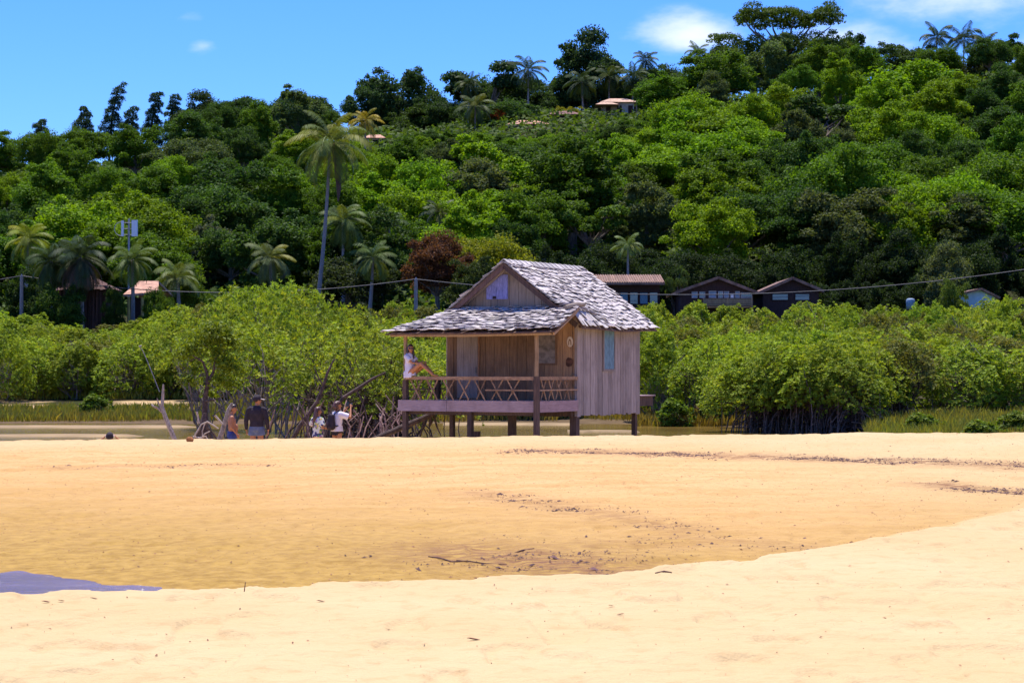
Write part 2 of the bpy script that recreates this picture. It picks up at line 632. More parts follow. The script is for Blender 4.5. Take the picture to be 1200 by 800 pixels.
def fan_mesh(name, ys, half, nx, fn, mt, maskfn=None):
    a = np.linspace(-half, half, nx)
    Y, A = np.meshgrid(ys, a, indexing='ij')
    X = A * (Y + 14)
    Z = fn(X, Y)
    n, k = Y.shape
    verts = np.stack([X, Y, Z], -1).reshape(-1, 3)
    i = np.arange(n * k).reshape(n, k)
    faces = np.stack([i[:-1, :-1], i[:-1, 1:], i[1:, 1:], i[1:, :-1]], -1).reshape(-1, 4)
    me = np_mesh(name, verts, faces, None, True, mt)
    if maskfn:
        at = me.attributes.new('mask', 'FLOAT_COLOR', 'POINT')
        c = np.ones((n * k, 4), dtype=np.float32)
        c[:, :3] = np.stack(maskfn(X, Y, Z), -1).reshape(-1, 3)
        at.data.foreach_set('color', c.ravel())
    return tag(link(name, me), kind='structure')


def beach_z(X, Y):
    z = H(X, Y)
    yb = np.interp(X, *_yb)
    rough = 0.020 * (fbm(X * 2.2, Y * 1.6, 4) - 0.5) + np.where(Y > yb, 0.022, 0.012) * (fbm(X * 7, Y * 5, 4) - 0.5)
    foot = -0.030 * sstep(0.60, 0.72, vnoise(X * 3.1 + 70, Y * 2.2 + 31)) + 0.012 * sstep(0.6, 0.8, vnoise(X * 5.1 + 10, Y * 3.4 + 3))
    k = np.where(Y < yb, 1.0, 0.8) * (1 - sstep(0.02, -0.12, z - POOL_Z - 0.1) * (Y > yb) * 0.7)
    return z + (rough + foot) * k


WRACK = [  # px polyline, half width in metres, strength: the dark drift lines on the sand
    ([(640, 528), (760, 531), (860, 534), (960, 538), (1060, 540), (1130, 543), (1230, 547)], 0.9, 1.0),
    ([(1095, 566), (1140, 574), (1230, 578)], 0.5, 1.0),
    ([(560, 577), (640, 590), (720, 604), (800, 621)], 0.5, 0.5),
    ([(545, 645), (620, 655), (690, 666)], 1.1, 0.8),
    ([(600, 652), (660, 661), (700, 668)], 0.8, 1.0),
    ([(75, 548), (200, 546), (300, 545)], 0.5, 0.35),
    ([(680, 640), (800, 632), (920, 640)], 0.7, 0.35)]
WLINES = [([G(*p) for p in l], w, s) for l, w, s in WRACK]


def wrack_amount(X, Y):
    out = np.zeros_like(X)
    for pts, w, s in WLINES:
        for p, q in zip(pts[:-1], pts[1:]):
            dx, dy = q.x - p.x, q.y - p.y
            t = np.clip(((X - p.x) * dx + (Y - p.y) * dy) / (dx * dx + dy * dy), 0, 1)
            d = np.hypot(X - p.x - t * dx, Y - p.y - t * dy)
            out = np.maximum(out, s * np.exp(-(d / w) ** 2 * 1.6))
    return out


def beach_mask(X, Y, Z):
    yb = np.interp(X, *_yb)
    z = H(X, Y) + 0.07 * (fbm(X * .35, Y * .2, 3) - .5)
    beyond = sstep(yb + 0.05, yb + 0.4, Y)
    wet = beyond * (sstep(0.09, -0.28, z) * 0.97) * (1 - sstep(34, 38, Y))
    tan = beyond * sstep(0.26, 0.08, z + 0.03 * (fbm(X * .3, Y * .5, 3) - .5)) * (1 - 0.75 * sstep(35, 40, Y)) * (1 - .55 * sstep(2, 7, X))
    return np.clip(wet, 0, 1), np.clip(tan, 0, 1), wrack_amount(X, Y)


ys = [2.0]
while ys[-1] < 56:
    ys.append(ys[-1] + max(0.03, ys[-1] * 0.0036))
M['sand'] = sand_material()
fan_mesh('beach_sand', np.array(ys), 0.34, 760, beach_z, M['sand'], beach_mask)


def ground_material():
    m, t, b = mat('ground_soil')
    v = coords(t)
    n = noise(t, v, 0.6, 6, 0.65)
    msk = nd(t, 'ShaderNodeSeparateColor')
    t.links.new(attr(t, 'mask').outputs['Color'], msk.inputs[0])
    c = mixc(t, maprange(t, n, 0.35, 0.65), (0.030, 0.026, 0.015), (0.036, 0.044, 0.014))
    sandc = mixc(t, maprange(t, n, 0.35, 0.65), (0.40, 0.27, 0.14), (0.46, 0.33, 0.18))
    mud = mixc(t, maprange(t, noise(t, v, 2.0, 5, 0.6), 0.35, 0.65), (0.14, 0.098, 0.055), (0.10, 0.068, 0.042))
    c = mixc(t, msk.outputs[0], c, sandc)
    c = mixc(t, msk.outputs[1], c, mud)
    t.links.new(c, b.inputs['Base Color'])
    b.inputs['Roughness'].default_value = 1.0
    b.inputs['Specular IOR Level'].default_value = 0.02
    bump(t, b, n, 0.5, 0.1)
    return m


def make_ground():
    xs = np.concatenate([np.array([-4000, -2000, -1000, -600, -400]), np.linspace(-300, -82, 26), np.linspace(-80, 80, 161), np.linspace(82, 300, 26), np.array([400, 600, 1000, 2000, 4000])])
    yy = np.concatenate([np.array([-2000, -600, -200, -80, -30, -10]), np.linspace(-5, 110, 231), np.linspace(112, 400, 130), np.array([430, 480, 560, 700, 900, 1200, 1800, 3000, 6000])])
    Y, X = np.meshgrid(yy, xs, indexing='ij')
    Z = H(X, Y)
    Z = np.where((Y < 56.5) & (Y > 0) & (np.abs(X) < 0.34 * (Y + 14) - 1.2), Z - 0.10, Z)
    a = 600 + X / np.maximum(Y, 1) * F
    yf = np.interp(a, *_far)
    sandm = np.where(Y < 60, 1.0, 0)
    # the bare strip along the left bank
    sandm = np.maximum(sandm, sstep(100, 104, Y) * (1 - sstep(109, 113, Y)) * sstep(300, 180, a) * sstep(0.42, 0.58, fbm(X * .25, Y * .12, 3) + .08))
    mud = np.where((Y > 56) & (Y < yf + 3), 1.0, 0)
    n, k = Y.shape
    i = np.arange(n * k).reshape(n, k)
    faces = np.stack([i[:-1, :-1], i[:-1, 1:], i[1:, 1:], i[1:, :-1]], -1).reshape(-1, 4)
    me = np_mesh('ground', np.stack([X, Y, Z], -1).reshape(-1, 3), faces, None, True, ground_material())
    at = me.attributes.new('mask', 'FLOAT_COLOR', 'POINT')
    c = np.ones((n * k, 4), dtype=np.float32)
    c[:, 0] = sandm.ravel(); c[:, 1] = mud.ravel(); c[:, 2] = 0
    at.data.foreach_set('color', c.ravel())
    tag(link('ground', me), kind='structure')


make_ground()


def water_material(name, col, rough, scale, strength, stretch):
    m, t, b = mat(name)
    v = coords(t, stretch)
    n = noise(t, v, scale, 4, 0.6)
    c = mixc(t, maprange(t, noise(t, v, scale * .12, 3), 0.35, 0.65), col, tuple(x * 0.72 for x in col))
    t.links.new(c, b.inputs['Base Color'])
    b.inputs['Roughness'].default_value = rough
    b.inputs['IOR'].default_value = 1.33
    bump(t, b, n, strength, 0.05)
    return m


def sheet(name, x0, x1, y0, y1, z, mt):
    me = np_mesh(name, [(x0, y0, z), (x1, y0, z), (x1, y1, z), (x0, y1, z)], [(0, 1, 2, 3)], None, False, mt)
    return tag(link(name, me), kind='structure')


sheet('stream_water', -120, 120, 46.8, 100, WATER_Z, water_material('stream_water', (0.20, 0.130, 0.034), 0.10, 2.5, 0.35, (0.35, 1.6, 1)))
sheet('pool_water', -14, -0.6, 13.2, 22, POOL_Z, water_material('pool_water', (0.17, 0.135, 0.20), 0.14, 9, 0.8, (0.5, 1.6, 1)))  # violet base colour carries part of the sky's reflection


def sandbar(px0, px1, D, depth):
    """a long low bar of pale sand standing just clear of the stream"""
    a, c = P(px0, 500, D).x, P(px1, 500, D).x
    nx, ny = 90, 9
    vs, fs = [], []
    for j in range(ny):
        v = j / (ny - 1) * 2 - 1
        for i in range(nx):
            u = i / (nx - 1)
            w = depth * (0.55 + 0.6 * float(fbm(u * 9 + D, 0.5, 3))) * min(1, (1 - u) * 6 + .02)
            x = a + (c - a) * u
            vs.append((x, D + v * w + 1.2 * (float(fbm(u * 4 + D, 2.2, 2)) - .5), WATER_Z - 0.06 + 0.14 * (1 - v * v) * min(1, (1 - u) * 8)))
    for j in range(ny - 1):
        for i in range(nx - 1):
            k = j * nx + i
            fs.append((k, k + 1, k + nx + 1, k + nx))
    me = np_mesh('sandbar', vs, fs, np.ones((len(fs), 3)), True, M['bar_sand'])
    tag(link('sandbar', me), kind='structure')


M['bar_sand'] = plain('bar_sand', (0.27, 0.185, 0.092), 0.9, 0.2, 1.2, (0.4, 1, 1), 0.2)
sandbar(-120, 255, 84.6, 2.0)
sandbar(-120, 185, 73.5, 1.3)
sandbar(520, 690, 88.5, 1.8)
sandbar(665, 755, 78.3, 0.45)

# ------------------------------------------------------------------ foliage
def leaf_quads(c, n, L, W, tint_lo, tint_hi, r=rng, fold=0.12, droop=None):
    """rhombic leaves at c with normals about n; returns verts, faces, tints"""
    m = len(c)
    n = n / np.linalg.norm(n, axis=1, keepdims=True)
    rv = r.normal(size=(m, 3))
    if droop is not None:
        rv = rv + droop
    t = rv - n * (rv * n).sum(1, keepdims=True)
    t /= np.linalg.norm(t, axis=1, keepdims=True) + 1e-9
    b = np.cross(n, t)
    s = r.uniform(0.7, 1.3, size=(m, 1))
    Lh, Wh = L * s / 2, W * s / 2
    v = np.stack([c - t * Lh, c + b * Wh + n * fold * Wh, c + t * Lh, c - b * Wh + n * fold * Wh], 1).reshape(-1, 3)
    f = np.arange(m * 4).reshape(m, 4)
    k = r.random((m, 1))
    tn = np.array(tint_lo) * (1 - k) + np.array(tint_hi) * k
    return v, f, tn


def lobe_crown(lobes, n_leaf, L, W, up=0.35, jit=0.55, tint=((0.75, 0.78, 0.7), (1.25, 1.2, 1.1)), centre=None, r=rng, inside=0.80, low=-0.35, thick=0.30):
    """leaves over the outer skin of many overlapping lobes [(centre, radius, flat)]"""
    C = np.array([l[0] for l in lobes], dtype=float)
    Rr = np.array([l[1] for l in lobes], dtype=float)
    Fl = np.array([l[2] if len(l) > 2 else 1.0 for l in lobes], dtype=float)
    w = Rr ** 2
    k = r.choice(len(lobes), size=int(n_leaf * 1.9), p=w / w.sum())
    d = r.normal(size=(len(k), 3))
    d /= np.linalg.norm(d, axis=1, keepdims=True)
    d[:, 2] = np.where(d[:, 2] < low, -d[:, 2] * r.uniform(0, 1, len(k)), d[:, 2])
    d /= np.linalg.norm(d, axis=1, keepdims=True)
    rad = Rr[k] * (1 - thick * r.random(len(k)) ** 2) * r.uniform(0.74, 1.34, len(k))
    off = d * rad[:, None]
    off[:, 2] *= Fl[k]
    p = C[k] + off
    keep = np.ones(len(k), dtype=bool)
    for j in range(len(lobes)):
        q = p - C[j]
        q[:, 2] /= Fl[j]
        keep &= ~((np.linalg.norm(q, axis=1) < inside * Rr[j]) & (k != j))
    p, d, k = p[keep][:n_leaf], d[keep][:n_leaf], k[keep][:n_leaf]
    n = d + np.array([0, 0, up]) + jit * r.normal(size=d.shape)
    v, f, tn = leaf_quads(p, n, L, W, *tint, r=r)
    lt = r.uniform(0.86, 1.14, size=(len(lobes), 1)) * np.array([[1, 1, 1]])
    return v, f, tn * lt[k]


def dome_lobes(rx, rz, cz, n1, r1, n2, r2, r=rng, low=-0.25, flat=0.85):
    """big lobes on a dome and small ones on top of those: the cauliflower of a broadleaf crown"""
    out = [((0, 0, cz), rx * 0.62, rz / rx)]
    big = []
    for i in range(n1):
        th = i * 2.399963 + r.uniform(-.35, .35)
        zz = low + (1 - low) * ((i + 0.5) / n1) + r.uniform(-.08, .08)
        zz = min(0.98, max(-0.9, zz))
        h = math.sqrt(max(0, 1 - zz * zz))
        k = r.uniform(0.62, 0.82)
        c = np.array([rx * h * math.cos(th) * k, rx * h * math.sin(th) * k, cz + rz * zz * k])
        R1 = rx * r1 * r.uniform(0.75, 1.25)
        big.append((c, R1))
        out.append((tuple(c), R1, flat))
    for i in range(n2):
        c, R1 = big[int(r.integers(len(big)))]
        d = r.normal(size=3)
        d[2] = abs(d[2]) * 0.9
        d += 0.5 * (c - np.array([0, 0, cz])) / rx
        d /= np.linalg.norm(d)
        out.append((tuple(c + d * R1 * 0.8), rx * r2 * r.uniform(0.7, 1.3), flat))
    return out


def limbs(mb, base, targets, r0, n=6, curve=0.25, r=rng, tint=(1, 1, 1)):
    for tg in targets:
        b, t = Vector(base), Vector(tg)
        m1 = b.lerp(t, 0.4) + Vector((r.uniform(-1, 1), r.uniform(-1, 1), r.uniform(-.3, .6))) * curve * (t - b).length * .4
        m2 = b.lerp(t, 0.75) + Vector((r.uniform(-1, 1), r.uniform(-1, 1), r.uniform(-.2, .5))) * curve * (t - b).length * .3
        mb.tube([b, m1, m2, t], [r0, r0 * .75, r0 * .5, r0 * .22], n, tint, cap=False)


# --- broadleaf trees of the hill: eight crown shapes, shared by all copies
def forest_variant(i):
    r = np.random.default_rng(100 + i)
    rx = (1.0, 0.92, 1.1, 0.85, 1.0, 1.15, 0.8, 0.95)[i % 8]
    rz = (0.80, 1.0, 0.70, 1.15, 0.85, 0.62, 1.25, 0.9)[i % 8]
    # unit tree: crown radius about 1, total height about 2.2; scaled when placed
    lob = dome_lobes(rx, rz, 1.2, 15 + i % 4, 0.30, 60 + 4 * (i % 5), 0.14, r, -0.75)
    lob = [((c[0] * (1 + .18 * r.normal()), c[1] * (1 + .18 * r.normal()), c[2] + .10 * r.normal()), R1 * r.uniform(.7, 1.2), f_ * r.uniform(.75, 1.35)) for c, R1, f_ in lob]
    v, f, tn = lobe_crown(lob, 28000, 0.060, 0.036, 0.5, 1.25, ((0.50, 0.56, 0.5), (1.55, 1.42, 1.1)), r=r, inside=.50, thick=.60)
    cr = np_mesh('forest_crown', v, f, tn, False, M['leaf'])
    mb = MB()
    mb.tube([(0, 0, -0.5), (0.02, 0.01, 0.4), (0, 0.03, 0.9), (0, 0, 1.3)], [0.10, 0.075, 0.06, 0.03], 7)
    limbs(mb, (0, 0, 0.6), [l[0] for l in lob[1:9]], 0.035, 5, r=r)
    return cr, mb.mesh('forest_trunk', M['bark'])


FOREST = [forest_variant(i) for i in range(8)]
SPARSE = []


def sparse_variant(i):
    """open crown on visible limbs: clumps set apart, sky between them"""
    r = np.random.default_rng(300 + i)
    lob = []
    for k in range(15):
        th, h = r.uniform(0, 6.28), r.uniform(0.55, 1.0)
        lob.append(((h * math.cos(th) * 0.85, h * math.sin(th) * 0.85, 1.15 + r.uniform(0, 0.9) * (1.2 - .6 * h)), r.uniform(0.16, 0.30), 0.6))
    v, f, tn = lobe_crown(lob, 6500, 0.078, 0.045, 0.5, 0.7, ((0.65, 0.7, 0.6), (1.25, 1.2, 1.1)), r=r)
    mb = MB()
    mb.tube([(0, 0, -0.5), (0.03, 0.0, 0.5), (0, 0.03, 1.0)], [0.09, 0.07, 0.045], 7)
    limbs(mb, (0, 0, 0.75), [l[0] for l in lob], 0.034, 5, r=r)
    return np_mesh('open_crown', v, f, tn, False, M['leaf']), mb.mesh('open_trunk', M['bark'])


SPARSE = [sparse_variant(i) for i in range(3)]


def plant_tree(name, var, loc, sc, rz, color, label, cat='tree', group=None):
    e = empty(name, loc, rz, label, cat, group)
    e.scale = sc if not isinstance(sc, (int, float)) else (sc, sc, sc)
    t = link('trunk', var[1], e)
    c = link('crown', var[0], e)
    c.color = (*color, 1)
    return e


def vary(c, k=0.18):
    s = random.uniform(1 - k, 1 + k)
    return tuple(max(0.004, x * s * random.uniform(0.94, 1.06)) for x in c)


G_DARK, G_MID, G_BRIGHT, G_GREY, G_YEL = (0.050, 0.105, 0.020), (0.076, 0.152, 0.012), (0.142, 0.250, 0.010), (0.085, 0.118, 0.046), (0.18, 0.22, 0.014)


def at_px(px, py, D, h):
    """ground point below a crown whose top is at (px,py): base so that height h fits"""
    p = P(px, py, D)
    return Vector((p.x, D, p.z - h))


# --- single trees that stand out, placed one by one: (name, px, top py, D, half width px, height m, variant, colour, label, group)
def solo(px, top, D, half, hgt, var, col, label, name='broadleaf_tree', squash=1.0, group=None):
    rx = half / ppm(D)
    col = tuple(c * (1.4 if max(col) < .07 else 1.0) for c in col)
    loc = at_px(px, top, D, hgt)
    gz = Hs(loc.x, loc.y)
    zs = hgt / 2.25
    loc.z = min(loc.z, gz + 4) if loc.z > gz + 4 else loc.z
    return plant_tree(name, var, loc, (rx, rx * squash, zs), random.uniform(0, 6.28), col, label, 'tree', group)


solo(290, 108, 352, 52, 14, FOREST[0], (0.030, 0.062, 0.020), 'broad dark green tree on the left ridge, beside the tall bamboo plumes')
solo(240, 112, 348, 38, 12, FOREST[3], (0.042, 0.075, 0.026), 'olive green round tree between the tall bamboo plumes and the broad dark ridge tree')
solo(345, 106, 358, 44, 13, FOREST[5], (0.028, 0.058, 0.021), 'dark tree on the ridge right behind the tallest leaning coconut palm')
solo(345, 104, 364, 40, 13, SPARSE[0], (0.035, 0.066, 0.024), 'open crowned tree poking out above the dark ridge behind the tallest palm')
solo(460, 78, 356, 50, 18, FOREST[1], (0.028, 0.058, 0.020), 'tall dense dark tree on the ridge right of the tallest coconut palm')
solo(428, 100, 352, 32, 13, FOREST[6], (0.030, 0.062, 0.022), 'narrow dark tree between the tallest palm and the tall dense ridge tree')
solo(505, 108, 352, 34, 12, FOREST[4], (0.027, 0.056, 0.020), 'low dark tree in the gap left of the flat topped ridge tree')
solo(570, 62, 360, 52, 17, SPARSE[1], (0.033, 0.064, 0.020), 'flat topped tree with sky showing through, left of the lone ridge palm')
solo(583, 82, 366, 34, 14, FOREST[2], (0.030, 0.060, 0.020), 'dark tree below the flat topped tree on the ridge')
solo(688, 42, 368, 50, 20, FOREST[3], (0.028, 0.056, 0.022), 'tall dark tree behind the row of palms on the crest')
solo(650, 88, 368, 34, 12, FOREST[7], (0.035, 0.068, 0.022), 'dark rounded tree left of the row of palms on the crest')
solo(775, 75, 364, 40, 13, FOREST[4], (0.034, 0.066, 0.022), 'dark tree on the crest right of the tile roofed house')
solo(1060, 70, 330, 78, 14, FOREST[5], (0.135, 0.26, 0.010), 'wide bright green tree below the crest on the right')
solo(985, 82, 335, 46, 13, FOREST[0], (0.13, 0.25, 0.010), 'bright green tree beside the wide bright one below the crest')
solo(1140, 62, 352, 46, 13, FOREST[2], (0.060, 0.085, 0.035), 'grey green tree on the crest under the feathery palms')
solo(1060, 50, 372, 36, 11, FOREST[7], (0.055, 0.100, 0.030), 'pale green tree on the crest left of the feathery palms')
solo(985, 35, 372, 36, 14, FOREST[1], (0.034, 0.080, 0.024), 'dark round tree tucked against the big spreading crest tree')
solo(1190, 52, 356, 40, 14, FOREST[6], (0.048, 0.100, 0.018), 'mid green tree on the crest at the right edge')
solo(250, 262, 205, 34, 8.5, FOREST[6], (0.105, 0.130, 0.095), 'silvery grey leaved tree above the mangroves on the left')
solo(575, 268, 172, 46, 8.0, FOREST[2], (0.20, 0.225, 0.018), 'yellow green spreading tree behind the hut roof')
solo(512, 270, 166, 40, 7.5, FOREST[4], (0.125, 0.055, 0.035), 'red brown leaved tree next to the yellow green one')
solo(410, 292, 178, 52, 7.5, FOREST[0], (0.030, 0.045, 0.020), 'very dark bushy tree behind the trunk of the tallest palm')
solo(555, 300, 162, 34, 6.5, FOREST[7], (0.050, 0.075, 0.025), 'dark green bush beneath the yellow green tree')
solo(1110, 292, 150, 40, 7.5, FOREST[3], (0.105, 0.135, 0.060), 'grey green tree beside the blue walled shed')
solo(790, 298, 146, 16, 6.0, SPARSE[0], (0.090, 0.140, 0.035), 'slender sapling between the long roof and the gabled house')
solo(215, 310, 152, 32, 6.0, FOREST[1], (0.12, 0.19, 0.02), 'light green bush beside the orange tiled hut')
solo(597, 114, 337, 46, 9, FOREST[2], (0.050, 0.105, 0.030), 'green garden tree with the orange blossom beside it on the plateau')
solo(584, 124, 333, 12, 5, FOREST[5], (0.26, 0.075, 0.02), 'orange flowering tree on the plateau below the lone ridge palm', squash=.8)
solo(668, 124, 338, 16, 5, FOREST[7], (0.26, 0.26, 0.018), 'small yellow green tree in front of the brown hill roof')

solo(735, 88, 366, 42, 14, FOREST[1], (0.032, 0.064, 0.020), 'dark tree filling the crest behind the tile roofed house')
solo(786, 84, 366, 36, 13, FOREST[6], (0.036, 0.072, 0.020), 'dark upright tree on the crest left of the palm with upswept fronds')
solo(620, 98, 370, 40, 12, FOREST[2], (0.032, 0.064, 0.020), 'dark low tree behind the lone ridge palm')
solo(535, 112, 360, 36, 11, FOREST[5], (0.030, 0.060, 0.020), 'dark low tree behind the grey green plateau palm')
solo(482, 122, 350, 40, 9, FOREST[7], (0.045, 0.085, 0.020), 'mid green low tree at the foot of the tall dense ridge tree')

for a_ in ((75, 333, 136.5, 30, 5.2, FOREST[1], (0.060, 0.110, 0.018), 'green bush hiding the foot of the thatched hut'),
           (184, 336, 137, 20, 5.0, FOREST[4], (0.085, 0.150, 0.018), 'green bush covering the right half of the tiled hut'),
           (133, 338, 136.5, 17, 4.6, FOREST[6], (0.045, 0.080, 0.016), 'small dark bush between the thatched and the tiled hut'),
           (30, 322, 150, 34, 7.0, FOREST[3], (0.040, 0.075, 0.016), 'dark tree behind the thin pole near the left edge'),
           (1118, 326, 136.5, 22, 5.5, FOREST[7], (0.100, 0.150, 0.030), 'leafy bush leaning over the left end of the blue shed')):
    solo(*a_)

# --- feathery bamboo plumes on the left ridge
def plume(px, top, D, hgt, lean, label):
    r = np.random.default_rng(int(px))
    lob = []
    for i in range(30):
        t = i / 29
        lob.append(((lean * hgt * t ** 2 + r.uniform(-1.3, 1.3) * (1.1 - .7 * t), r.uniform(-1, 1) * (1.1 - .7 * t), hgt * (0.12 + 0.86 * t)), 1.25 * (1 - 0.45 * t) * r.uniform(.7, 1.2), 0.8))
    v, f, tn = lobe_crown(lob, 7000, 0.42, 0.12, 0.2, 0.9, ((0.65, 0.7, 0.7), (1.25, 1.2, 1.1)), r=r)
    loc = at_px(px, top, D, hgt)
    e = empty('bamboo_clump', loc, 0, label, 'bamboo', 'bamboo plumes on the left ridge')
    mb = MB()
    for i in range(6):
        o = r.uniform(-.5, .5, 2)
        mb.tube([(o[0], o[1], -5), (o[0], o[1], 0), (o[0] + lean * hgt * .25, o[1], hgt * .5), (o[0] + lean * hgt * .9, o[1], hgt * .95)], [.09, .09, .07, .03], 5)
    mb.build('stems', M['bark'], e)
    c = link('leaves', np_mesh('bamboo_leaves', v, f, tn, False, M['leaf']), e)
    c.color = (0.040, 0.075, 0.034, 1)


plume(131, 98, 350, 12, 0.14, 'tallest bamboo plume on the left ridge, leaning right')
plume(178, 110, 350, 10.5, 0.10, 'bushy bamboo plume right of the tallest one')
plume(203, 112, 354, 9.5, 0.02, 'thin upright bamboo plume beside the olive green ridge tree')
plume(98, 126, 346, 9, 0.05, 'short rounded bamboo plume left of the tallest one')
plume(50, 142, 344, 8, -0.06, 'small plume sticking up near the left end of the ridge')
plume(150, 128, 345, 9, 0.08, 'low bamboo plume between the tallest and the bushy one')


# --- the great spreading tree on the crest: flat tiers on long limbs
def umbrella_tree():
    D = 362
    r = np.random.default_rng(77)
    base = at_px(915, 4, D, 21)
    e = empty('spreading_tree', base, 0, 'huge spreading tree on the crest with flat tiers and bare limbs under its crown', 'tree')
    k = 1 / ppm(D)
    def loc(px, py):
        return ((px - 915) * k, r.uniform(-3, 3), 21 - (py - 4) * k)
    tiers = [(880, 18, 14), (905, 14, 15), (930, 13, 16), (955, 15, 16), (975, 22, 10), (893, 24, 9), (945, 24, 10), (868, 14, 8), (920, 22, 12),
             (845, 40, 12), (860, 45, 14), (880, 52, 16), (900, 58, 18), (925, 52, 18), (950, 50, 18), (970, 48, 12), (850, 56, 14), (872, 66, 18), (900, 72, 20), (930, 70, 22), (960, 68, 18),
             (985, 52, 10), (990, 66, 12), (880, 82, 20), (915, 88, 24), (950, 84, 20), (840, 62, 12), (855, 74, 14)]
    lob = []
    for px, py, w in tiers:
        for q in range(5):
            p = loc(px + r.uniform(-.7, .7) * w, py + 4 + r.uniform(-2, 5))
            lob.append(((p[0], p[1] + r.uniform(-2, 2), p[2]), w * k * r.uniform(.55, .95), 0.42 if py < 45 else 0.65))
    for i in range(46):     # the closed upper canopy
        p = loc(r.uniform(868, 980), r.uniform(10, 27))
        lob.append(((p[0], r.uniform(-5, 5), p[2]), r.uniform(1.0, 1.9), .5))
    for i in range(70):     # the broad dark body of the crown
        a, q = r.uniform(0, 6.28), math.sqrt(r.random())
        p = loc(918 + 84 * q * math.cos(a), 74 + 32 * q * math.sin(a))
        lob.append(((p[0], r.uniform(-6, 6), p[2]), r.uniform(1.3, 2.6), .7))
    v, f, tn = lobe_crown(lob, 60000, 0.36, 0.22, 0.5, 0.7, ((0.65, 0.7, 0.6), (1.25, 1.2, 1.1)), r=r, inside=.7)
    mb = MB()
    mb.tube([(0, 0, -4), (0.2, 0, 5), (0.1, 0.2, 10)], [0.9, 0.7, 0.5], 9)
    limbs(mb, (0.1, 0.1, 9.5), [loc(px, py + 8) for px, py, w in tiers[:9]], 0.34, 6, .25, r)
    limbs(mb, (0.1, 0.1, 7), [loc(px, py + 8) for px, py, w in tiers[9:]], 0.26, 6, .2, r)
    mb.build('trunk', M['bark'], e)
    c = link('crown', np_mesh('spreading_crown', v, f, tn, False, M['leaf']), e)
    c.color = (0.070, 0.115, 0.014, 1)


umbrella_tree()

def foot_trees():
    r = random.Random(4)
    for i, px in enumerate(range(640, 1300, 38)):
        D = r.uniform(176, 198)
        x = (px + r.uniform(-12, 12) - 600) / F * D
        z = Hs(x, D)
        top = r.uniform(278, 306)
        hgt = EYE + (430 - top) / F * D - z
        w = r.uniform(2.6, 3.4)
        plant_tree('shade_painted_tree', FOREST[i % 8], (x, D, z - .8), (w, w, (hgt + .8) / 2.1), r.uniform(0, 6.28), vary((0.026, 0.048, 0.014), .15), 'tree with shade painted leaves in the row at the foot of the hill, right side', 'tree', 'shade painted trees at the foot of the hill')  # shade of the understory is put into this near-black leaf colour

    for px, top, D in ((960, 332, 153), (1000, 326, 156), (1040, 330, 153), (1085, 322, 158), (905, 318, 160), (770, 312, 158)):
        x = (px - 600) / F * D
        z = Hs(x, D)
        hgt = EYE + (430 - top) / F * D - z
        plant_tree('shade_painted_tree', FOREST[px % 8], (x, D, z - 1.2), (1.9, 1.9, (hgt + 1.2) / 2.1), r.uniform(0, 6.28), vary((0.026, 0.048, 0.014), .15), 'bush with shade painted leaves directly behind the gabled houses', 'tree', 'shade painted bushes behind the gabled houses')  # same leaf colour stands in for shade over the sunlit ground here


foot_trees()

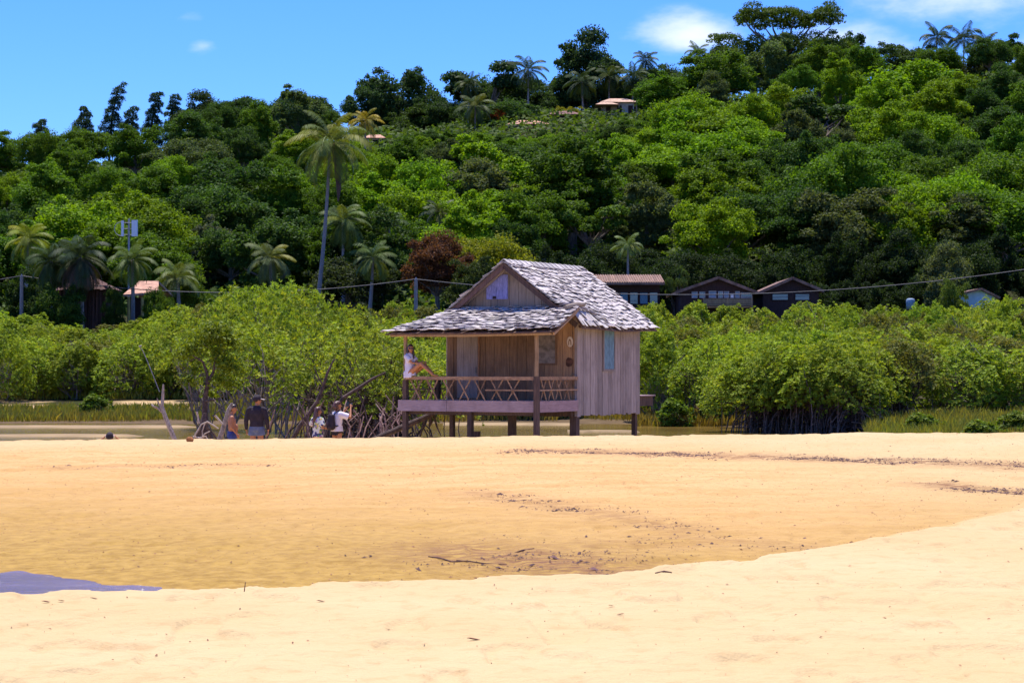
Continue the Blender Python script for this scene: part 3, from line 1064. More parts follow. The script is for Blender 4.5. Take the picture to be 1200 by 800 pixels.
# --- the wood on the slope: trees one by one
def hill_forest():
    placed = []
    tries = 0
    r = random.Random(21)
    LAB = {'dark': 'dark green broadleaf tree in the wood covering the hillside', 'mid': 'mid green broadleaf tree in the wood covering the hillside',
           'bright': 'bright green broadleaf tree in the wood covering the hillside', 'grey': 'grey green broadleaf tree in the wood covering the hillside',
           'bare': 'pale open crowned tree in the wood covering the hillside'}
    cand = []
    ra = np.random.default_rng(21)
    PX, DD = ra.uniform(-70, 1270, 60000), ra.uniform(186, 362, 60000)
    XX = (PX - 600) / F * DD
    ZZ = H(XX, DD)
    while len(placed) < 280 and tries < 59999:
        tries += 1
        px, D, x, z = float(PX[tries]), float(DD[tries]), float(XX[tries]), float(ZZ[tries])
        if px > 610 and D < 206:
            continue
        hgt = r.uniform(7.0, 11.0) * (1.0 if D < 335 else 0.8) * (1.25 if px > 610 and D < 228 else 1.0)
        py = 430 - (z + hgt * .75 - EYE) / D * F
        sky_y = np.interp(px, *_skyline)
        if py < sky_y - 4:
            continue
        ok = True
        for q in placed:
            dx, dy = (px - q[0]) / 48, (py - q[1]) / 23
            if dx * dx + dy * dy < 1.0:
                ok = False; break
            if (x - q[2]) ** 2 + (D - q[3]) ** 2 < 9:
                ok = False; break
        if not ok:
            continue
        # leave the plateau with the houses open
        tp = 430 - (z + hgt * 1.02 - EYE) / D * F
        if 408 < px < 775:
            lim = np.interp(px, (400, 455, 480, 590, 645, 690, 740, 775), (169, 169, 152, 155, 152, 146, 136, 132))
            if D > 342 or tp < lim:
                continue
        placed.append((px, py, x, D, z, hgt))
    for (px, py, x, D, z, hgt) in placed:
        t = float(vnoise(px / 90 + 3, py / 45 + 8)) + r.uniform(-.18, .18) + (0.10 if px > 640 else 0.02) 
        u = r.random()
        if u < 0.10: kind, col = 'grey', G_GREY
        elif t > 0.60: kind, col = 'bright', G_BRIGHT
        elif t > 0.38: kind, col = 'mid', G_MID
        else: kind, col = 'dark', G_DARK
        var = FOREST[r.randrange(8)]
        w = hgt * r.uniform(0.38, 0.60)
        if r.random() < .05:
            var, w = SPARSE[r.randrange(3)], w * .95
        if py < np.interp(px, *_skyline) + 22 and kind == 'bright':
            kind, col = 'mid', G_MID
        k = r.uniform(.8, 1.2)
        plant_tree('forest_tree', var, (x, D, z - 0.3), (w, w, hgt / 2.25), r.uniform(0, 6.28), tuple(c * k * r.uniform(.93, 1.07) for c in col), LAB[kind], 'tree',
                   kind + ' green trees of the hillside wood')
    # low bushes of the open plateau and of the gaps
    k, n = 0, 0
    PX, DD = ra.uniform(420, 770, 6001), ra.uniform(262, 341, 6001)
    XX = (PX - 600) / F * DD
    ZZ = H(XX, DD)
    while n < 120 and k < 6000:
        k += 1
        px, D, x, z = float(PX[k]), float(DD[k]), float(XX[k]), float(ZZ[k])
        py = 430 - (z + 1.5 - EYE) / D * F
        hgt = r.uniform(2.6, 4.8)
        tp = 430 - (z + hgt - EYE) / D * F
        if tp < np.interp(px, (400, 455, 480, 590, 645, 690, 740, 775), (167, 167, 150, 151, 150, 144, 133, 130)) or py > 215:
            continue
        if any(((px - q[0]) / 19) ** 2 + ((py - q[1]) / 8) ** 2 < 1 for q in placed):
            continue
        placed.append((px, py, x, D, z, hgt))
        n += 1
        w = hgt * r.uniform(.52, .7)
        col = r.choice([G_MID, G_MID, G_BRIGHT, G_DARK])
        e = plant_tree('hill_bush', FOREST[r.randrange(8)], (x, D, z - hgt * .25), (w, w, hgt / 2.0), r.uniform(0, 6.28), vary(col), 'low leafy bush on the open slope below the hill houses', 'bush', 'bushes below the hill houses')
    return placed


HILL = hill_forest()


def undergrowth():
    """leafy cover over the slope between the trunks: nobody could count it"""
    n = 120000
    px = rng.uniform(-120, 1320, n)
    D = 182 + 193 * rng.random(n) ** 0.9
    x = (px - 600) / F * D
    z = H(x, D) + rng.random(n) ** 2 * 1.6
    nrm = rng.normal(size=(n, 3)) * 0.7 + np.array([0, -0.3, 1.0])
    keep = ~((px > 610) & (D < 208))
    x, D, z, nrm = x[keep], D[keep], z[keep], nrm[keep]
    v, f, tn = leaf_quads(np.stack([x, D, z], 1), nrm, 0.75, 0.5, (0.6, 0.65, 0.6), (1.3, 1.2, 1.0))
    o = link('undergrowth', np_mesh('undergrowth', v, f, tn, False, M['leaf']))
    o.color = (0.070, 0.125, 0.018, 1)
    tag(o, kind='stuff')


undergrowth()

# ------------------------------------------------------------------ palms
def frond(r, az, el, L, lw, n=24, droop=1.25, ragged=0.0):
    """one feather leaf: returns verts, faces, shade factor per face"""
    vs, fs = [], []
    p = np.zeros(3)
    ang = el
    step = L / n
    side = np.array([-math.sin(az), math.cos(az), 0])
    twist = r.uniform(-.35, .35)
    pts = []
    for i in range(n + 1):
        d = np.array([math.cos(ang) * math.cos(az), math.cos(ang) * math.sin(az), math.sin(ang)])
        pts.append((p.copy(), d))
        p = p + d * step
        ang -= droop / n * (0.5 + 1.2 * i / n)
    rw = 0.012 * L
    for i in range(n):
        (a, d), (b, d2) = pts[i], pts[i + 1]
        w0, w1 = rw * (1 - i / n * .8), rw * (1 - (i + 1) / n * .8)
        k = len(vs)
        vs += [a - side * w0, a + side * w0, b + side * w1, b - side * w1]
        fs.append((k, k + 1, k + 2, k + 3))
        if i < 2:
            continue
        t = i / n
        ll = lw * (math.sin(math.pi * min(1, 0.12 + t * 0.90)) ** 0.6) * r.uniform(.85, 1.1)
        upv = np.cross(d, side)
        for s in (-1, 1):
            for h in (0.0, 0.34, 0.67):
                if ragged and r.random() < ragged:
                    continue
                o = a + (b - a) * h
                dr = s * side * math.cos(twist) + upv * (-0.05 + s * math.sin(twist)) * 1.0
                tip = o + (dr * 0.78 + d * 0.5) * ll + np.array([0, 0, -1]) * ll * (0.30 + 0.35 * t + r.uniform(0, .2))
                mid = o + (tip - o) * 0.45 + np.array([0, 0, 1]) * ll * 0.07
                wd = d * step * 0.20
                k = len(vs)
                vs += [o, mid - wd, tip, mid + wd]
                fs.append((k, k + 1, k + 2, k + 3))
    return vs, fs


def palm_crown(seed, n=24, L=1.0, lw=0.26, lowest=-0.85, droop=1.7, yellow=0.25, ragged=0.0):
    r = np.random.default_rng(seed)
    V, Fc, T = [], [], []
    for i in range(n):
        t = i / (n - 1)
        az = i * 2.399963 + r.uniform(-.25, .25)
        el = 1.42 * (1 - t) ** 1.1 + lowest * t + r.uniform(-.12, .12)
        vs, fs = frond(r, az, el, L * r.uniform(.85, 1.08) * (0.92 + .08 * min(1, t * 3)), lw, 24, droop * r.uniform(.75, 1.2), ragged)
        k = len(V)
        V += vs
        Fc += [tuple(k + q for q in f) for f in fs]
        if r.random() < yellow * (0.4 + 1.2 * t):
            c = np.array([1.55, 1.25, 0.75])
        else:
            c = np.array([1, 1, 1]) * r.uniform(.75, 1.25)
        T += [c * r.uniform(.85, 1.15) for _ in fs]
    return np_mesh('palm_crown', V, Fc, np.array(T), False, M['frond'])


PALM = [palm_crown(1, 20), palm_crown(2, 20, yellow=.15), palm_crown(3, 28, lowest=-1.1, yellow=.1), palm_crown(4, 16, lw=.3, lowest=-.2, droop=1.8, yellow=.05), palm_crown(5, 23, yellow=.35, ragged=.15, lw=.24, droop=1.75, lowest=-.8)]


def palm(px, py, rpx, D, base_px, base_py, var, col, label, thick=0.16, group='coconut palms among the trees', name='coconut_palm', bend=0.10):
    top = P(px, py, D)
    if base_py is None:
        b = Vector((P(base_px, py, D).x, D, 0)); b.z = Hs(b.x, D) - 0.3
    else:
        b = P(base_px, base_py, D)
        b.z = min(b.z, Hs(b.x, D))
    e = empty(name, b, 0, label, 'palm tree', group)
    t = top - b
    mb = MB()
    n = 14
    pts, rad = [], []
    for i in range(n + 1):
        k = i / n
        pts.append((t.x * (k + bend * math.sin(math.pi * k)), 0.25 * math.sin(k * 3), t.z * k - (0.6 if i == 0 else 0)))
        rad.append(min(thick, .17) * (1.15 - 0.5 * k) * (1 + .05 * (i % 2)))
    mb.tube(pts, rad, 9)
    mb.build('trunk', M['palm_bark'], e, True)
    c = link('crown', var, e)
    c.location = (t.x, 0, t.z)
    s = rpx / ppm(D) * (1.12 if thick > .185 else 1.0)
    c.scale = (s, s, s)
    c.rotation_euler = (0, 0, random.uniform(0, 6.28))
    c.color = (*col, 1)
    return e


PG, PD, PY = (0.095, 0.140, 0.036), (0.042, 0.070, 0.022), (0.185, 0.185, 0.036)
big = palm(387, 166, 54, 172, 370, 352, PALM[4], (0.120, 0.160, 0.042), 'tallest coconut palm, slender leaning trunk, rising above the left woods to the skyline', 0.19, None, bend=0.10)
mb = MB()
for i in range(9):
    a = i * .7
    mb.tube([(math.cos(a) * .28, math.sin(a) * .28, -.15 - .12 * (i % 3)), (math.cos(a) * .30, math.sin(a) * .30, -.42 - .12 * (i % 3))], [.13, .10], 8)
o = mb.build('coconuts', M['coco'], big)
o.location = [c for c in KIDS[big.name] if c.name.startswith('crown')][0].location
mb = MB()
mb.tube([(0.2, -.1, -.3), (.6, -.15, -2.0), (.75, -.15, -4.0), (.7, -.1, -5.2)], [.10, .28, .22, .06], 7)
o = mb.build('dry_frond', M['thatch'], big)
o.location = [c for c in KIDS[big.name] if c.name.startswith('crown')][0].location

palm(428, 142, 26, 300, 428, None, PALM[4], (0.20, 0.19, 0.035), 'yellowing coconut palm partly behind the tallest palm', .16)
palm(619, 82, 30, 345, 619, 150, PALM[1], PD, 'lone dark palm standing clear of the ridge above the orange flowering tree', .17)
palm(557, 124, 30, 330, 556, 186, PALM[0], (0.075, 0.105, 0.034), 'grey green palm on the plateau under the flat topped ridge tree', .18)
palm(549, 98, 22, 345, 549, None, PALM[2], PD, 'small dark palm behind the grey green plateau palm', .15)
palm(682, 96, 27, 348, 684, 145, PALM[1], PD, 'leftmost palm of the row standing before the tile roofed house', .17)
palm(714, 90, 27, 352, 714, 142, PALM[0], PD, 'middle palm of the row standing before the tile roofed house', .17)
palm(742, 90, 27, 350, 741, 140, PALM[2], PD, 'rightmost palm of the row standing before the tile roofed house', .17)
palm(757, 70, 22, 362, 757, None, PALM[0], PD, 'palm rising behind the row before the tile roofed house', .15)
palm(817, 62, 20, 362, 817, None, PALM[3], (0.06, 0.095, 0.03), 'palm with upswept fronds on the crest left of the huge spreading tree', .15)
palm(1098, 44, 27, 372, 1095, None, PALM[3], PD, 'leftmost feathery palm on the right crest', .16)
palm(1130, 46, 29, 372, 1128, None, PALM[3], PD, 'middle feathery palm on the right crest', .16)
palm(1156, 52, 26, 372, 1153, None, PALM[2], PD, 'rightmost feathery palm on the right crest', .16)
palm(33, 280, 38, 160, 27, 350, PALM[0], (0.19, 0.235, 0.035), 'bright yellow green coconut palm near the left edge', .15, bend=.02)
palm(155, 304, 38, 138, 155, 356, PALM[1], PG, 'coconut palm in front of the orange tiled hut', .15)
palm(208, 326, 36, 150, 210, 352, PALM[3], (0.125, 0.16, 0.045), 'low palm with arching fronds right of the orange tiled hut', .16)
palm(316, 302, 38, 165, 322, 352, PALM[0], (0.125, 0.155, 0.055), 'stocky coconut palm left of the tallest palm', .17)
palm(402, 258, 40, 185, 402, None, PALM[0], PG, 'grey green coconut palm just right of the tallest palm trunk', .17)
palm(437, 302, 34, 168, 432, 352, PALM[1], PG, 'coconut palm between the tallest palm and the utility pole', .16)
palm(456, 262, 28, 195, 456, None, PALM[3], (0.085, 0.12, 0.04), 'upswept palm above the red brown tree', .15)
palm(515, 250, 28, 210, 515, None, PALM[2], (0.085, 0.11, 0.05), 'dusty palm with drooping fronds behind the red brown tree', .15)
palm(736, 288, 24, 165, 736, None, PALM[3], (0.12, 0.17, 0.05), 'young pale palm in the dark shade above the long brown roof', .12)
palm(60, 306, 38, 138, 62, None, PALM[2], PD, 'dark palm between the bright yellow green palm and the thatched hut', .15)
dp = palm(94, 302, 48, 137.5, 96, 356, PALM[2], (0.040, 0.062, 0.030), 'dark drooping palm with dead fronds hanging over the thatched hut', .18)
r9 = np.random.default_rng(9)
V9, F9 = [], []
for i in range(16):
    vs, fs = frond(r9, i * .4 + .1, -0.5 + r9.uniform(-.3, .2), 2.6, .5, 20, 1.3)
    k = len(V9); V9 += vs; F9 += [tuple(k + q for q in f) for f in fs]
o = link('dry_fronds', np_mesh('dry_fronds', V9, F9, np.ones((len(F9), 3)) * r9.uniform(.7, 1.2, (len(F9), 1)), False, M['frond']), dp)
o.location = [c for c in KIDS[dp.name] if c.name.startswith('crown')][0].location
o.color = (0.12, 0.085, 0.06, 1)


# ------------------------------------------------------------------ mangroves (real metres, about 4 m tall, scaled a little)
def rosettes(r, rx, bottom, top, tips, nl=8, L=.118, W=.054, fill=.42, gaps=.30):
    """mangrove crown: rosettes of leathery leaves at the twig tips, thinning inwards"""
    m = int(tips * 1.8)
    th = r.uniform(0, 6.283, m)
    h = np.sqrt(r.uniform(0, 1, m))
    off = r.uniform(0, 90)
    edge = rx * (0.55 + 0.90 * fbm(np.cos(th) * 1.6 + off, np.sin(th) * 1.6 + off, 3))
    zs = top - (top - bottom) * .62 * h ** 2.4 + 1.7 * (fbm(h * np.cos(th) * 2.6 + off, h * np.sin(th) * 2.6 - off, 3) - .5)
    dep = r.exponential(fill, m) * (top - bottom) * .55
    z = np.maximum(zs - dep, bottom + (top - bottom) * .5 * (fbm(edge * h * np.cos(th) * 1.1 - off, edge * h * np.sin(th) * 1.1, 3) - .42) + r.uniform(-.15, .35, m))
    p = np.stack([edge * h * np.cos(th), edge * h * np.sin(th), z], 1)
    keep = fbm(p[:, 0] * 2.1 + p[:, 2] * 1.3 + off, p[:, 1] * 2.1 - p[:, 2] * 1.7, 3) > gaps
    p = p[keep][:tips]
    m = len(p)
    ax = np.stack([p[:, 0] / rx * .7, p[:, 1] / rx * .7, np.full(m, .85)], 1) + r.normal(size=(m, 3)) * .35
    ax /= np.linalg.norm(ax, axis=1, keepdims=True)
    q = np.cross(ax, r.normal(size=(m, 3)))
    q /= np.linalg.norm(q, axis=1, keepdims=True)
    q2 = np.cross(ax, q)
    V, T = [], []
    tipt = r.uniform(.62, 1.25, (m, 1)) * np.array([[1, 1, 1]]) + (r.random((m, 1)) < .12) * np.array([[.45, .22, .05]])
    for i in range(nl):
        a = 2 * math.pi * i / nl + r.uniform(-.3, .3, (m, 1))
        el = r.uniform(.5, 1.45, (m, 1))
        d = ax * np.cos(el) + (q * np.cos(a) + q2 * np.sin(a)) * np.sin(el)
        b = np.cross(ax, d)
        b /= np.linalg.norm(b, axis=1, keepdims=True) + 1e-9
        n = np.cross(d, b)
        l = L * r.uniform(.7, 1.25, (m, 1)); w = W * r.uniform(.8, 1.2, (m, 1))
        s = p + d * .02
        V.append(np.stack([s, s + d * l * .5 + b * w * .5 + n * w * .12, s + d * l, s + d * l * .5 - b * w * .5 + n * w * .12], 1))
        T.append(tipt * r.uniform(.8, 1.2, (m, 1)))
    v = np.concatenate(V).reshape(-1, 3)
    return v, np.arange(len(v)).reshape(-1, 4), np.concatenate(T)


def mangrove(seed, leaves=7200, rx=2.0, bottom=1.0, top=4.0, nl=26, roots=10, stems=8, big=(0.38, 0.8), gaps=False):
    r = np.random.default_rng(seed)
    lob = []
    for i in range(nl):
        th, h = r.uniform(0, 6.283), math.sqrt(r.uniform(0, 1))
        zt = top - (top - bottom) * 0.55 * h ** 2.2
        z = bottom + (zt - bottom) * (1 - r.random() ** 1.7 * (0.85 if not gaps else .95))
        lob.append(((rx * h * math.cos(th), rx * h * math.sin(th), z), r.uniform(*big), 0.75))
    v, f, tn = rosettes(r, rx, bottom, top, int(leaves / 8 * 1.35), gaps=.51 if gaps else .44)
    mb = MB()
    for i in range(stems):
        th = r.uniform(0, 6.28)
        b = Vector((math.cos(th) * .45 * r.random(), math.sin(th) * .45 * r.random(), r.uniform(.0, .9) if roots else -.2))
        t = lob[i % len(lob)][0]
        limbs(mb, b, [t], r.uniform(.025, .055), 5, .45, r)
        for q in range(4):
            j = int(r.integers(len(lob)))
            m = b.lerp(Vector(t), r.uniform(.3, .6))
            limbs(mb, m, [lob[j][0]], .022, 4, .5, r)
    st = mb.mesh('mangrove_stems', M['root'] if roots else M['twig_bark'])
    rt = None
    if roots:
        mb = MB()
        for i in range(roots):
            th, d = r.uniform(0, 6.28), r.uniform(.25, 1.9)
            hh = r.uniform(.35, 1.9)
            tx, ty = math.cos(th) * d, math.sin(th) * d
            mb.tube([(tx * .05, ty * .05, hh), (tx * .5, ty * .5, hh * .92), (tx * .85, ty * .85, hh * .5), (tx + r.uniform(-.1, .1), ty, -.5)], [.030, .028, .024, .02], 5, tint=tuple(np.array((1, 1, 1)) * r.choice([.7, 1, 1.3, 2.0, 3.0])), cap=False)
        for i in range(roots // 3):     # straight air roots let down from the branches
            x, y = r.uniform(-1.5, 1.5), r.uniform(-1.5, 1.5)
            mb.tube([(x, y, 2.2), (x + r.uniform(-.2, .2), y, 1.0), (x + r.uniform(-.3, .3), y, -.5)], [.016, .02, .02], 4, tint=tuple(np.array((1, 1, 1)) * r.uniform(.8, 2.4)), cap=False)
        rt = mb.mesh('mangrove_roots', M['root'])
    return np_mesh('mangrove_leaves', v, f, tn, False, M['mangrove_leaf']), st, rt


BUSH = [mangrove(401, 17000, 2.0, .5, 4.0, 44, 0, 12, (.25, .7)), mangrove(402, 17000, 2.2, .4, 3.8, 50, 0, 12, (.22, .62)), mangrove(403, 16000, 1.8, .6, 4.2, 44, 0, 12, (.25, .65)), mangrove(404, 17000, 2.1, .5, 3.9, 54, 0, 12, (.2, .55))]
ROOTED = [mangrove(411, 12000, 2.0, 1.3, 4.0, 44, 24, 12, (.22, .6)), mangrove(412, 12000, 2.1, 1.0, 4.1, 48, 30, 12, (.22, .55)), mangrove(413, 11000, 1.9, 1.5, 4.0, 40, 20, 14, (.22, .6))]
OPEN = [mangrove(421, 5600, 2.0, 1.3, 4.1, 38, 34, 12, (.2, .45), True), mangrove(422, 5200, 1.9, 1.2, 4.2, 36, 30, 12, (.2, .45), True)]
SHRUB = (np_mesh('shrub_leaves', *rosettes(np.random.default_rng(440), 2.0, .3, 4.0, 420, 8, .42, .17, .5, .40), False, M['mangrove_leaf']), BUSH[0][1], None)
HIGH = [mangrove(431, 5600, 2.0, 2.3, 4.1, 36, 0, 5, (.2, .45), True), mangrove(432, 5400, 1.9, 2.2, 4.2, 34, 0, 5, (.2, .45), True)]


def plant_mangrove(var, x, y, z, h, w, col, label, group):
    e = empty('mangrove', (x, y, z), random.uniform(0, 6.28), label, 'mangrove', group)
    e.scale = (w, w, h / 4.1)
    c = link('crown', var[0], e)
    c.color = (*col, 1)
    link('stems', var[1], e)
    if var[2]:
        link('prop_roots', var[2], e)
    return e


_mtop = ([-200, 0, 60, 120, 200, 250, 330, 400, 470, 540, 690, 760, 800, 840, 885, 920, 1000, 1060, 1100, 1200, 1300],
         [352, 350, 378, 372, 352, 338, 336, 352, 346, 352, 350, 346, 356, 358, 357, 349, 346, 351, 341, 344, 344])
MG = (0.245, 0.325, 0.026)


def mangrove_belt():
    r = random.Random(5)
    rows = []
    # (px from, px to, distances, label part, group)
    left = 'in the far thicket left of the hut'
    mid = 'in the thicket right behind the hut'
    right = 'in the tall thicket right of the hut'
    jobs = [(-70, 250, (112, 117, 123, 129, 134), left, 111, 352), (215, 350, (113, 118, 124, 131), left, 111, 352), (355, 500, (96, 103, 110, 117, 124, 131), left, 94, 405), (450, 770, (95, 101, 108, 116, 124, 132), mid, 93, 400),
            (745, 1290, (90, 96, 103, 110, 118, 126, 134), right, 78, 402), (870, 1290, (80, 85), right, 78, 402)]
    for a, b, ds, where, d0, front in jobs:
        for D in ds:
            stepx = 2.55 * ppm(D)
            px = a + r.uniform(0, stepx * .6)
            while px < b:
                dd = D + r.uniform(-2.2, 2.2)
                if where is left and D < 111 and px < 225: px += stepx; continue
                x = (px - 600) / F * dd
                z = Hs(x, dd)
                t = (dd - d0) / (136 - d0)
                T = float(np.interp(px, *_mtop))
                top = front + (T - front) * max(0, t) ** 0.75 + r.uniform(-3, 9)
                if px < 250: top = T + (1 - t) * 22 + r.uniform(-3, 10)
                zt = EYE + (430 - top) / F * dd
                h = min(6.6, max(1.8, zt - z))
                rooted = where is right and dd < 93 and 850 < px < 1030 or (dd < 98 and r.random() < .35)
                var = ROOTED[r.randrange(3)] if rooted else BUSH[r.randrange(4)]
                col = vary(MG, .16)
                if r.random() < .14: col = (0.16, 0.17, 0.035)
                lab = ('mangrove on dark prop roots ' if rooted else 'bushy yellow green mangrove ') + where
                plant_mangrove(var, x, dd, z - .05, h, r.uniform(.85, 1.12), col, lab, 'mangroves ' + where + (' on prop roots' if rooted else ''))
                px += stepx * r.uniform(.8, 1.15)
    # the near clump left of the hut, airy, on dark tangled roots
    where = 'in the near open clump between the visitors and the hut'
    for px, D, top, k in ((262, 66, 366, 2), (300, 70, 348, 3), (340, 68, 358, 2), (388, 63, 376, 1), (425, 60, 384, 0), (455, 66, 372, 1), (325, 78, 343, 3), (415, 74, 356, 1), (275, 80, 350, 2), (470, 60.5, 402, 0), (372, 74, 350, 3), (240, 82, 378, 3), (300, 62, 392, 3)):
        x = (px - 600) / F * D
        zt = EYE + (430 - top) / F * D
        plant_mangrove((OPEN + HIGH)[k], x, D, -1.15, zt + 1.15, r.uniform(.85, 1.0), vary((0.24, 0.32, 0.028), .12), ('airy mangrove ' if k < 2 else 'high crowned mangrove ') + where, ('airy ' if k < 2 else 'high crowned ') + 'mangroves ' + where)
    # roots along the water behind and right of the hut
    where = 'at the water edge right of the hut'
    for px, D, top in ((885, 78.5, 415), (912, 78, 405), (940, 77.5, 402), (968, 77, 405), (996, 76.5, 412), (925, 81, 395), (960, 81, 392), (1012, 79, 400)):
        x = (px - 600) / F * D
        zt = EYE + (430 - top) / F * D
        plant_mangrove(ROOTED[r.randrange(3)], x, D, -1.0, zt + 1.0, r.uniform(.8, .95), vary(MG, .12), 'mangrove with dense dark prop roots ' + where, 'mangroves ' + where)
    for px, D, hh, lab in ((112, 97, .9, 'small bright shrub standing in the grass of the left bank'), (1150, 64, .8, 'leafy low shrub in the bank grass near the right edge'), (1192, 66, .9, 'low shrub in the bank grass at the right edge'),
                      (1080, 70, .8, 'low green shrub in front of the thicket right of the prop roots'), (790, 86, 1.1, 'low shrub by the water just right of the hut'), (840, 87, 1.2, 'leafy shrub by the water between the hut and the prop roots')):
        x = (px - 600) / F * D
        e = plant_mangrove(SHRUB, x, D, Hs(x, D) - .1, hh * 1.3, .40, vary((0.12, 0.19, 0.02), .1), lab, None)
        e.name = 'bank_shrub'
        e['category'] = 'shrub'


mangrove_belt()


def bank_grass():
    """reedy grass of the banks: uncountable"""
    pts = []
    def patch(px0, px1, D0, D1, n, h, hue):
        px = rng.uniform(px0, px1, n); D = rng.uniform(D0, D1, n)
        x = (px - 600) / F * D
        keep = fbm(x * .5 + 5, D * .35, 3) > 0.36
        x, D = x[keep], D[keep]
        pts.append((x, D, H(x, D), h, hue))
    patch(-80, 290, 91.5, 102, 15000, 0.42, 0)
    patch(-80, 360, 112, 121, 9000, 0.5, 1)
    patch(270, 480, 91, 112, 10000, 0.42, 0)
    patch(745, 880, 85.5, 94, 5000, 0.55, 2)
    patch(470, 760, 91.5, 97, 3000, 0.45, 2)
    patch(1015, 1290, 62.5, 78, 16000, 0.62, 1)
    V, Fc, T = [], [], []
    for x, y, z, h, hue in pts:
        m = len(x)
        hh = h * rng.uniform(.5, 1.25, m)
        lean = rng.normal(size=(m, 2)) * .22 * hh[:, None]
        az_ = rng.uniform(0, 6.28, m)
        w = rng.uniform(.018, .045, m)
        b = np.stack([x, y, z - .05], 1)
        sd_ = np.stack([np.cos(az_) * w, np.sin(az_) * w, 0 * w], 1)
        tip = b + np.stack([lean[:, 0], lean[:, 1], hh], 1)
        mid = b + np.stack([lean[:, 0] * .3, lean[:, 1] * .3, hh * .55], 1)
        k = sum(len(q) for q in V)
        V.append(np.stack([b, mid + sd_, tip, mid - sd_], 1).reshape(-1, 3))
        Fc.append(np.arange(m * 4).reshape(m, 4) + k)
        mixv = np.clip(rng.random((m, 1)) * .6 + .6 * (fbm(x * .3, y * .3, 3)[:, None] - .3), 0, 1)
        A, B = ((np.array([.8, 1.0, .30]), np.array([1.1, .80, .45])), (np.array([1.05, 1.25, .35]), np.array([1.1, .9, .45])), (np.array([.95, .70, .45]), np.array([1.0, .95, .4])))[hue]
        T.append((A * (1 - mixv) + B * mixv) * rng.uniform(.7, 1.25, (m, 1)))
    o = link('bank_grass', np_mesh('bank_grass', np.concatenate(V), np.concatenate(Fc), np.concatenate(T), False, M['grass']))
    o.color = (0.29, 0.26, 0.11, 1)
    tag(o, kind='stuff')


bank_grass()

# ------------------------------------------------------------------ houses at the foot of the hill and on it
M['orange_tile'] = plain('orange_tile', (0.44, 0.24, 0.16), 0.85, 0.35, 2.5, (1, 1, 1), 0.3)
M['pane_blue'] = plain('pane_blue', (0.20, 0.28, 0.36), 0.3, 0.15, 3)
M['pale_tile'] = plain('pale_tile', (0.46, 0.30, 0.22), 0.85, 0.35, 2.5, (1, 1, 1), 0.3)
M['dark_tile'] = plain('dark_tile', (0.17, 0.085, 0.075), 0.85, 0.35, 2.5, (1, 1, 1), 0.3)


def gable_house(name, label, D, apex, left, right, floor_py, depth, wallm, roofm, eave=0.35, thick=0.16, windows=(), door=None, balcony=None, group=None):
    """house whose gable end faces the camera; apex/left/right are roof points as seen, floor_py its foot"""
    A, L, Rt = P(*apex, D), P(*left, D), P(*right, D)
    gz = P(apex[0], floor_py, D).z
    o = Vector((A.x, D, gz))
    e = empty(name, o, 0, label, 'house', group)
    a, l, r_ = A - o, L - o, Rt - o
    mb = MB()
    def zr(x):     # underside of the roof at x
        return (a.z + (l.z - a.z) * (x - a.x) / (l.x - a.x) if x < a.x else a.z + (r_.z - a.z) * (x - a.x) / (r_.x - a.x)) - thick - .02
    x0, x1 = l.x + eave, r_.x - eave
    below = min(0.0, Hs(o.x, D) - o.z) - .5
    mb.prism([(x0, below), (x1, below), (x1, zr(x1)), (a.x, zr(a.x)), (x0, zr(x0))], 1, eave, depth - eave)
    mb.build('wall', wallm, e)
    mb = MB()
    for s, q in ((0, l), (1, r_)):
        mb.hexa([(a.x, 0, a.z - thick), (q.x, 0, q.z - thick), (q.x, depth, q.z - thick), (a.x, depth, a.z - thick), (a.x, 0, a.z), (q.x, 0, q.z), (q.x, depth, q.z), (a.x, depth, a.z)])
    rf = mb.build('roof', roofm, e)
    mb = MB()
    for q in (l, r_):
        mb.bar((a.x, -.04, a.z - thick * .5), (q.x, -.04, q.z - thick * .5), .05, thick * 1.25, tint=(1.25, 1.15, 1.1))
    mb.build('rake_board', M['tile'], rf)
    for (px0, py0, px1, py1, kind) in windows:
        p, q = P(px0, py0, D) - o, P(px1, py1, D) - o
        w = MB()
        fw = .06
        for (u0, u1, z0, z1) in ((p.x, q.x, p.z - fw, p.z), (p.x, q.x, q.z, q.z + fw), (p.x, p.x + fw, q.z + fw, p.z - fw), (q.x - fw, q.x, q.z + fw, p.z - fw)):
            w.box(u0, u1, eave - .07, eave - .003, z0, z1)
        wo = w.build('window', M['metal'] if kind != 'dark' else M['house_wood'], e)
        g = MB()
        g.box(p.x + fw, q.x - fw, eave - .04, eave - .004, q.z + fw, p.z - fw)
        g.build('pane', M['white'] if kind == 'white' else (M['pane_blue'] if kind == 'pale' else M['glass']), wo)
    if balcony:
        px0, py0, px1, py1 = balcony
        p, q = P(px0, py0, D) - o, P(px1, py1, D) - o
        w = MB()
        n = 4
        hh = (p.z - q.z) / n
        for i in range(n):
            w.box(p.x, q.x, -1.15, -1.10, q.z + hh * i + .02, q.z + hh * (i + 1) - .015, tint=tuple(np.array((1, 1, 1)) * random.uniform(.75, 1.15)))
        n = max(2, int((q.x - p.x) / 1.2))
        for i in range(n + 1):
            x = p.x + (q.x - p.x) * i / n
            w.box(x - .05, x + .05, -1.097, -1.0, q.z - 1.5, p.z + .06)
        w.box(p.x, q.x, -.998, eave - .002, q.z - .12, q.z - .02)
        w.build('balcony', M['pole_wood'], e)
    return e


